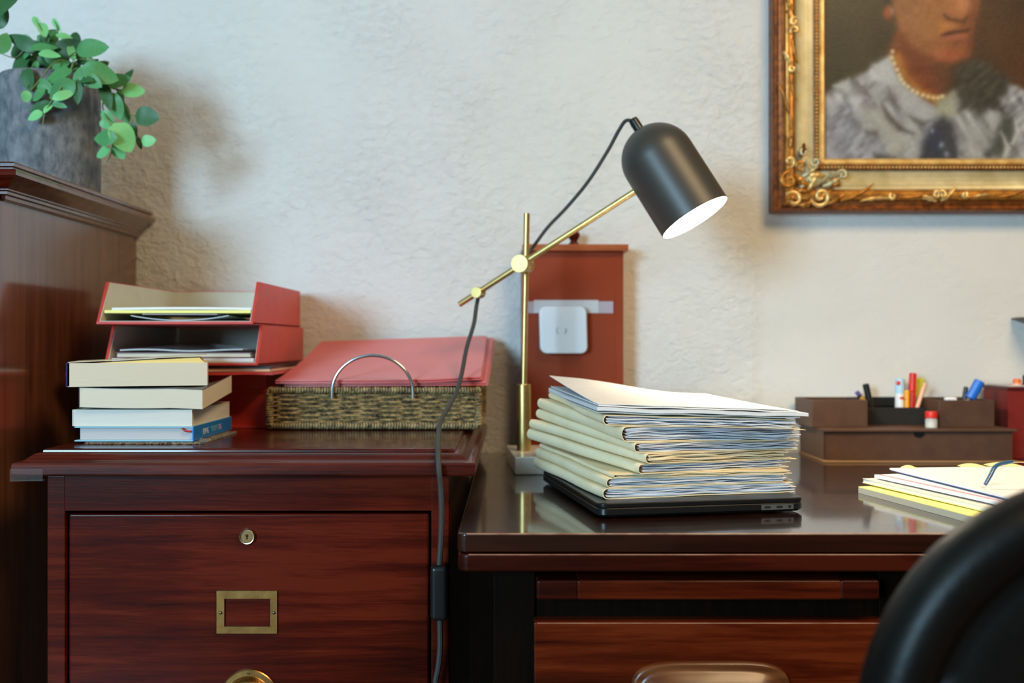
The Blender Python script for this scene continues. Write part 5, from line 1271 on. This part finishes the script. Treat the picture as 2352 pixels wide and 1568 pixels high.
def pdist(poly):
    """signed distance to a closed polygon, negative inside"""
    P_ = np.array(poly, float); n = len(P_); best = np.full(U_.shape, 1e9); inside = np.zeros(U_.shape, bool)
    for i in range(n):
        a, b_ = P_[i], P_[(i + 1) % n]; d_ = b_ - a
        t_ = np.clip(((U_ - a[0]) * d_[0] + (V_ - a[1]) * d_[1]) / (d_ @ d_ + 1e-9), 0, 1)
        best = np.minimum(best, np.hypot(U_ - a[0] - t_ * d_[0], V_ - a[1] - t_ * d_[1]))
        cnd = ((a[1] > V_) != (b_[1] > V_)) & (U_ < (b_[0] - a[0]) * (V_ - a[1]) / (b_[1] - a[1] + 1e-9) + a[0])
        inside ^= cnd
    return np.where(inside, -best, best)
def lay(poly, c_, soft=4, k=1.0, w_=1.0):
    global col
    m_ = 1 / (1 + np.exp((pdist(poly) + wob * w_ * 0.35) / soft)) * k
    c_ = np.array(c_, float) if not isinstance(c_, np.ndarray) else c_
    col = col * (1 - m_[..., None]) + c_ * m_[..., None]
def ell(cx, cy, rx, ry, n=20, rot_=0.0):
    return [(cx + rx * math.cos(a) * math.cos(rot_) - ry * math.sin(a) * math.sin(rot_), cy + rx * math.cos(a) * math.sin(rot_) + ry * math.sin(a) * math.cos(rot_)) for a in [2 * math.pi * q / n for q in range(n)]]
fold = vnoise(34, 12, 7, 1.0); fold2 = vnoise(22, 9, 8, -0.7)
blouse = np.array([140, 140, 142.]) + (fold[..., None] - 0.5) * 70 + (fold2[..., None] - 0.5) * 46
lay([(1880, 225), (1920, 198), (1985, 165), (2044, 128), (2070, 180), (2120, 232), (2170, 240), (2210, 190), (2260, 170), (2320, 190), (2420, 240), (2500, 420), (1880, 420)], blouse, 3)
lay([(1880, 250), (1940, 230), (1985, 262), (1990, 300), (2040, 330), (2060, 400), (1880, 400)], np.array([122, 124, 134.]) + (fold2[..., None] - 0.5) * 44, 5, 0.75)
# neck and face
sk = vnoise(26, 20, 9); sk2 = vnoise(60, 60, 10)
lay([(2038, 120), (2062, 60), (2110, 20), (2210, 110), (2185, 150), (2172, 215), (2150, 242), (2110, 222), (2070, 180)], np.array([104, 44, 20.]) + (sk[..., None] - 0.5) * 24, 4)
lay([(2048, 130), (2075, 180), (2115, 220), (2150, 240), (2168, 226), (2120, 205), (2085, 170), (2066, 120)], (168, 106, 36), 4, 0.9)
lay([(2135, 140), (2200, 140), (2195, 190), (2165, 220), (2150, 180)], (70, 40, 24), 8, 0.75)
lay([(2030, -220), (2040, -40), (2050, 20), (2064, 62), (2085, 95), (2120, 122), (2160, 137), (2196, 139), (2222, 128), (2232, 100), (2238, 60), (2248, 20), (2250, -60), (2240, -220), (2140, -290)], np.array([142, 84, 46.]) + (sk[..., None] - 0.5) * 34, 3.5)
lay([(2055, -200), (2050, 0), (2075, 70), (2120, 110), (2150, 90), (2120, 40), (2110, -40), (2120, -200)], (118, 76, 46), 14, 0.55)
lay([(2100, 20), (2150, 20), (2170, 60), (2140, 90), (2095, 70)], (150, 100, 58), 14, 0.7)
lay([(2228, -60), (2250, -60), (2246, 30), (2236, 110), (2216, 128), (2222, 60)], (96, 44, 24), 7, 0.8)
lay([(2155, 112), (2210, 118), (2222, 130), (2190, 140), (2150, 132)], (150, 72, 44), 6, 0.85)
lay(ell(2198, 22, 20, 26), (160, 96, 58), 6, 0.85); lay(ell(2212, 6, 12, 16), (186, 120, 76), 6, 0.8)
lay([(2168, 34), (2184, 42), (2210, 46), (2222, 38), (2216, 52), (2196, 50), (2178, 48)], (56, 24, 12), 2.4, 1.0)
lay([(2158, 50), (2182, 52), (2190, 62), (2166, 72), (2156, 78)], (178, 110, 46), 4, 0.8)
lay([(2162, 82), (2178, 72), (2196, 68), (2216, 70), (2226, 66), (2222, 74), (2196, 79), (2172, 84)], (48, 16, 9), 1.8, 1.0)
lay([(2166, 84), (2200, 79), (2224, 76), (2214, 90), (2188, 95), (2172, 92)], (158, 78, 58), 3, 0.9)
lay([(2184, 96), (2212, 92), (2206, 100), (2190, 103)], (92, 44, 28), 4, 0.7)
lay(ell(2040, 28, 11, 18), (150, 66, 34), 3, 0.9); lay([(2042, 14), (2050, 22), (2050, 34), (2046, 26)], (150, 140, 128), 2, 0.8)
lay([(2015, -260), (2075, -290), (2050, -160), (2050, -40), (2044, 8), (2030, 12), (2012, -60)], (24, 22, 17), 4)
lay([(2015, -250), (2140, -330), (2260, -260), (2252, -170), (2180, -220), (2080, -200), (2050, -120)], (26, 22, 18), 5)
for ex in (2110, 2200):
    lay(ell(ex, -60, 24, 8), (60, 36, 24), 3); lay([(ex - 30, -92), (ex, -102), (ex + 30, -92), (ex, -94)], (40, 24, 16), 3)
# collar, ruffles, bow, brooch
lay([(2004, 148), (2044, 126), (2056, 160), (2074, 196), (2040, 206), (2010, 180)], (176, 178, 178), 4, 0.85)
lay([(2046, 200), (2080, 196), (2140, 240), (2148, 270), (2104, 276), (2066, 246)], (158, 158, 158), 4, 0.9)
lay([(1972, 255), (2030, 240), (2060, 290), (2076, 340), (2050, 356), (2024, 310), (1984, 300)], (160, 160, 152), 5, 0.8)
lay([(2030, 290), (2110, 280), (2130, 310), (2098, 350), (2040, 350)], (152, 152, 146), 6, 0.75)
for pl_, kk in (([(1966, 185), (1990, 205), (2000, 222), (1980, 214)], 0.8), ([(2026, 240), (2050, 270), (2084, 300), (2096, 306), (2064, 300), (2036, 270)], 0.95), ([(2090, 268), (2120, 280), (2140, 276), (2118, 290)], 0.85), ([(1990, 302), (2016, 302), (2014, 314), (1996, 310)], 0.9), ([(2006, 352), (2060, 360), (2060, 372), (2010, 368)], 0.9), ([(2040, 200), (2052, 216), (2066, 250), (2044, 236)], 0.7)):
    lay(pl_, (64, 60, 58), 3.5, kk)
lay([(1912, 196), (1950, 180), (1958, 206), (1934, 212)], (176, 178, 176), 3, 0.8)
lay([(2148, 232), (2192, 206), (2200, 262), (2168, 272), (2148, 262)], (150, 150, 128), 4, 0.9)
lay([(2192, 160), (2222, 140), (2258, 138), (2286, 158), (2322, 186), (2314, 214), (2296, 226), (2304, 258), (2272, 252), (2250, 268), (2226, 250), (2206, 258), (2198, 208)], np.array([52, 50, 44.]) + (fold2[..., None] - 0.5) * 26, 4)
lay([(2200, 262), (2290, 268), (2284, 330), (2250, 362), (2206, 360)], np.array([142, 142, 138.]) + (fold[..., None] - 0.5) * 50, 5, 0.85)
lay([(2262, 360), (2284, 318), (2300, 268), (2330, 262), (2334, 330), (2300, 362)], (56, 58, 52), 5, 0.9)
lay([(2330, 268), (2342, 300), (2330, 334), (2320, 330), (2334, 300)], (190, 190, 184), 2.5, 0.9)
lay([(2300, 304), (2322, 340), (2312, 362), (2304, 362), (2308, 334)], (180, 180, 172), 2.5, 0.9)
lay([(2110, 372), (2126, 318), (2146, 278), (2166, 268), (2184, 282), (2196, 330), (2202, 372)], (44, 46, 52), 4)
lay(ell(2152, 330, 24, 34), (36, 46, 72), 10, 0.75); lay(ell(2176, 340, 12, 34), (60, 62, 64), 6, 0.7)
for (qx, qy, qr) in ((2162, 332, 4), (2174, 354, 3.5), (2141, 300, 2)): lay(ell(qx, qy, qr, qr * 1.4), (150, 160, 178), 2.4, 0.8)
npts = [(2050, 118), (2048, 132), (2054, 146), (2061, 160), (2066, 172), (2070, 182), (2077, 191), (2086, 199), (2096, 207), (2107, 213), (2120, 218), (2132, 222), (2144, 224), (2155, 224), (2164, 221)]
for qx, qy in npts: lay(ell(qx, qy, 4.2, 4.2), (214, 196, 150), 1.6, 0.95, 0.2)
col += (vnoise(5, 5, 12)[..., None] - 0.5) * 12
col = np.clip(col, 2, 255) / 255.0
colL = np.where(col <= 0.04045, col / 12.92, ((col + 0.055) / 1.055) ** 2.4)
me = bpy.data.meshes.new('canvas')
verts = np.stack([XX, np.full(XX.shape, yc), ZZ], -1).reshape(-1, 3) - np.array(pic.location)
idx = np.arange(nx_ * nz_).reshape(nz_, nx_)
faces = np.stack([idx[:-1, :-1], idx[:-1, 1:], idx[1:, 1:], idx[1:, :-1]], -1).reshape(-1, 4)
me.from_pydata(verts.tolist(), [], faces.tolist())
ca_ = me.color_attributes.new('paint', 'FLOAT_COLOR', 'POINT')
ca_.data.foreach_set('color', np.concatenate([colL.reshape(-1, 3), np.ones((nx_ * nz_, 1))], 1).astype(np.float32).ravel())
me.materials.append(M['painting'])
o = bpy.data.objects.new('canvas', me); C.objects.link(o); o.parent = pic
put('backing_board', MB().box(cx0, cx1, yc + 0.001, YW - 0.003, cz0, cz1), M['organizer'], pic, 0)

# ------------------------------------------------------------------ office chair in the foreground
chx, chy = 0.477, 0.635
chair = thing('office_chair', 'black leather office chair with rounded back pushed towards the desk', 'chair', (chx, chy + 0.22, 0))
hw_, hh_, zcn, ne = 0.250, 0.245, 0.628, 2.6
def se(a, ins):
    ca, sa = math.cos(a), math.sin(a)
    return ((hw_ - ins) * math.copysign(abs(ca) ** (2 / ne), ca), (hh_ - ins) * math.copysign(abs(sa) ** (2 / ne), sa))
lv = [(0.25, 0.012), (0.20, 0.010), (0.12, 0.006), (0.065, 0.004), (0.050, 0.005), (0.043, 0.008), (0.038, 0.004), (0.030, -0.005), (0.018, -0.008), (0.008, -0.005), (0.002, 0.004), (0.0, 0.016), (0.003, 0.030), (0.012, 0.044), (0.03, 0.054), (0.06, 0.060), (0.12, 0.062), (0.25, 0.060)]
n = 96; vs = []
for ins, y in lv:
    for k in range(n):
        if ins >= 0.245: x, z = se(2 * math.pi * k / n, 0.2449); x *= 0.02; z *= 0.02
        else: x, z = se(2 * math.pi * k / n, ins)
        vs.append(Vector((chx + x, chy + y + 0.30 * x * x, zcn + z)))
fs = [(i * n + k, i * n + (k + 1) % n, (i + 1) * n + (k + 1) % n, (i + 1) * n + k) for i in range(len(lv) - 1) for k in range(n)]
fs.append(tuple(range(n))); fs.append(tuple(range((len(lv) - 1) * n, len(lv) * n)))
put('backrest', MB().add(vs, fs), M['leather_black'], chair, 60)
put('seat', MB().box(chx - 0.24, chx + 0.24, chy + 0.05, chy + 0.36, 0.36, 0.44, 0.035, 5), M['leather_black'], chair, 60)
put('back_support', MB().tube([(chx, chy + 0.075, 0.55), (chx, chy + 0.07, 0.40), (chx, chy + 0.12, 0.345), (chx, chy + 0.22, 0.34)], 0.018, 10), M['chair_metal'], chair)
put('column', MB().tube([(chx, chy + 0.22, 0.09), (chx, chy + 0.22, 0.36)], 0.026, 16), M['chair_metal'], chair)
for k in range(5):
    a = 2 * math.pi * k / 5 + 0.3
    e_ = Vector((chx + 0.25 * math.cos(a), chy + 0.22 + 0.25 * math.sin(a), 0.065))
    put('base_arm', MB().tube([(chx, chy + 0.22, 0.10), e_], [0.022, 0.014], 10), M['chair_metal'], chair)
    put('caster', MB().lathe([(0.018, -0.012), (0.027, -0.008), (0.027, 0.008), (0.018, 0.012)], e_ + Vector((0, 0, -0.038)), (-math.sin(a), math.cos(a), 0), 18), M['plastic_black'], chair)

# ceiling fixtures that give the warm room light
for (x, y) in ((1.05, 0.1),):
    t_ = thing('ceiling_light', 'square warm ceiling light panel in a white frame', 'light', (x, y, ZT))
    f_ = MB()
    f_.box(x - 0.49, x + 0.49, y - 0.49, y - 0.46, ZT - 0.06, ZT).box(x - 0.49, x + 0.49, y + 0.46, y + 0.49, ZT - 0.06, ZT).box(x - 0.49, x - 0.46, y - 0.46, y + 0.46, ZT - 0.06, ZT).box(x + 0.46, x + 0.49, y - 0.46, y + 0.46, ZT - 0.06, ZT)
    put('frame', f_, M['curtain'], t_, 0)
    put('diffuser', MB().box(x - 0.46, x + 0.46, y - 0.46, y + 0.46, ZT - 0.03, ZT - 0.02), M['lamp_white'], t_, 0)
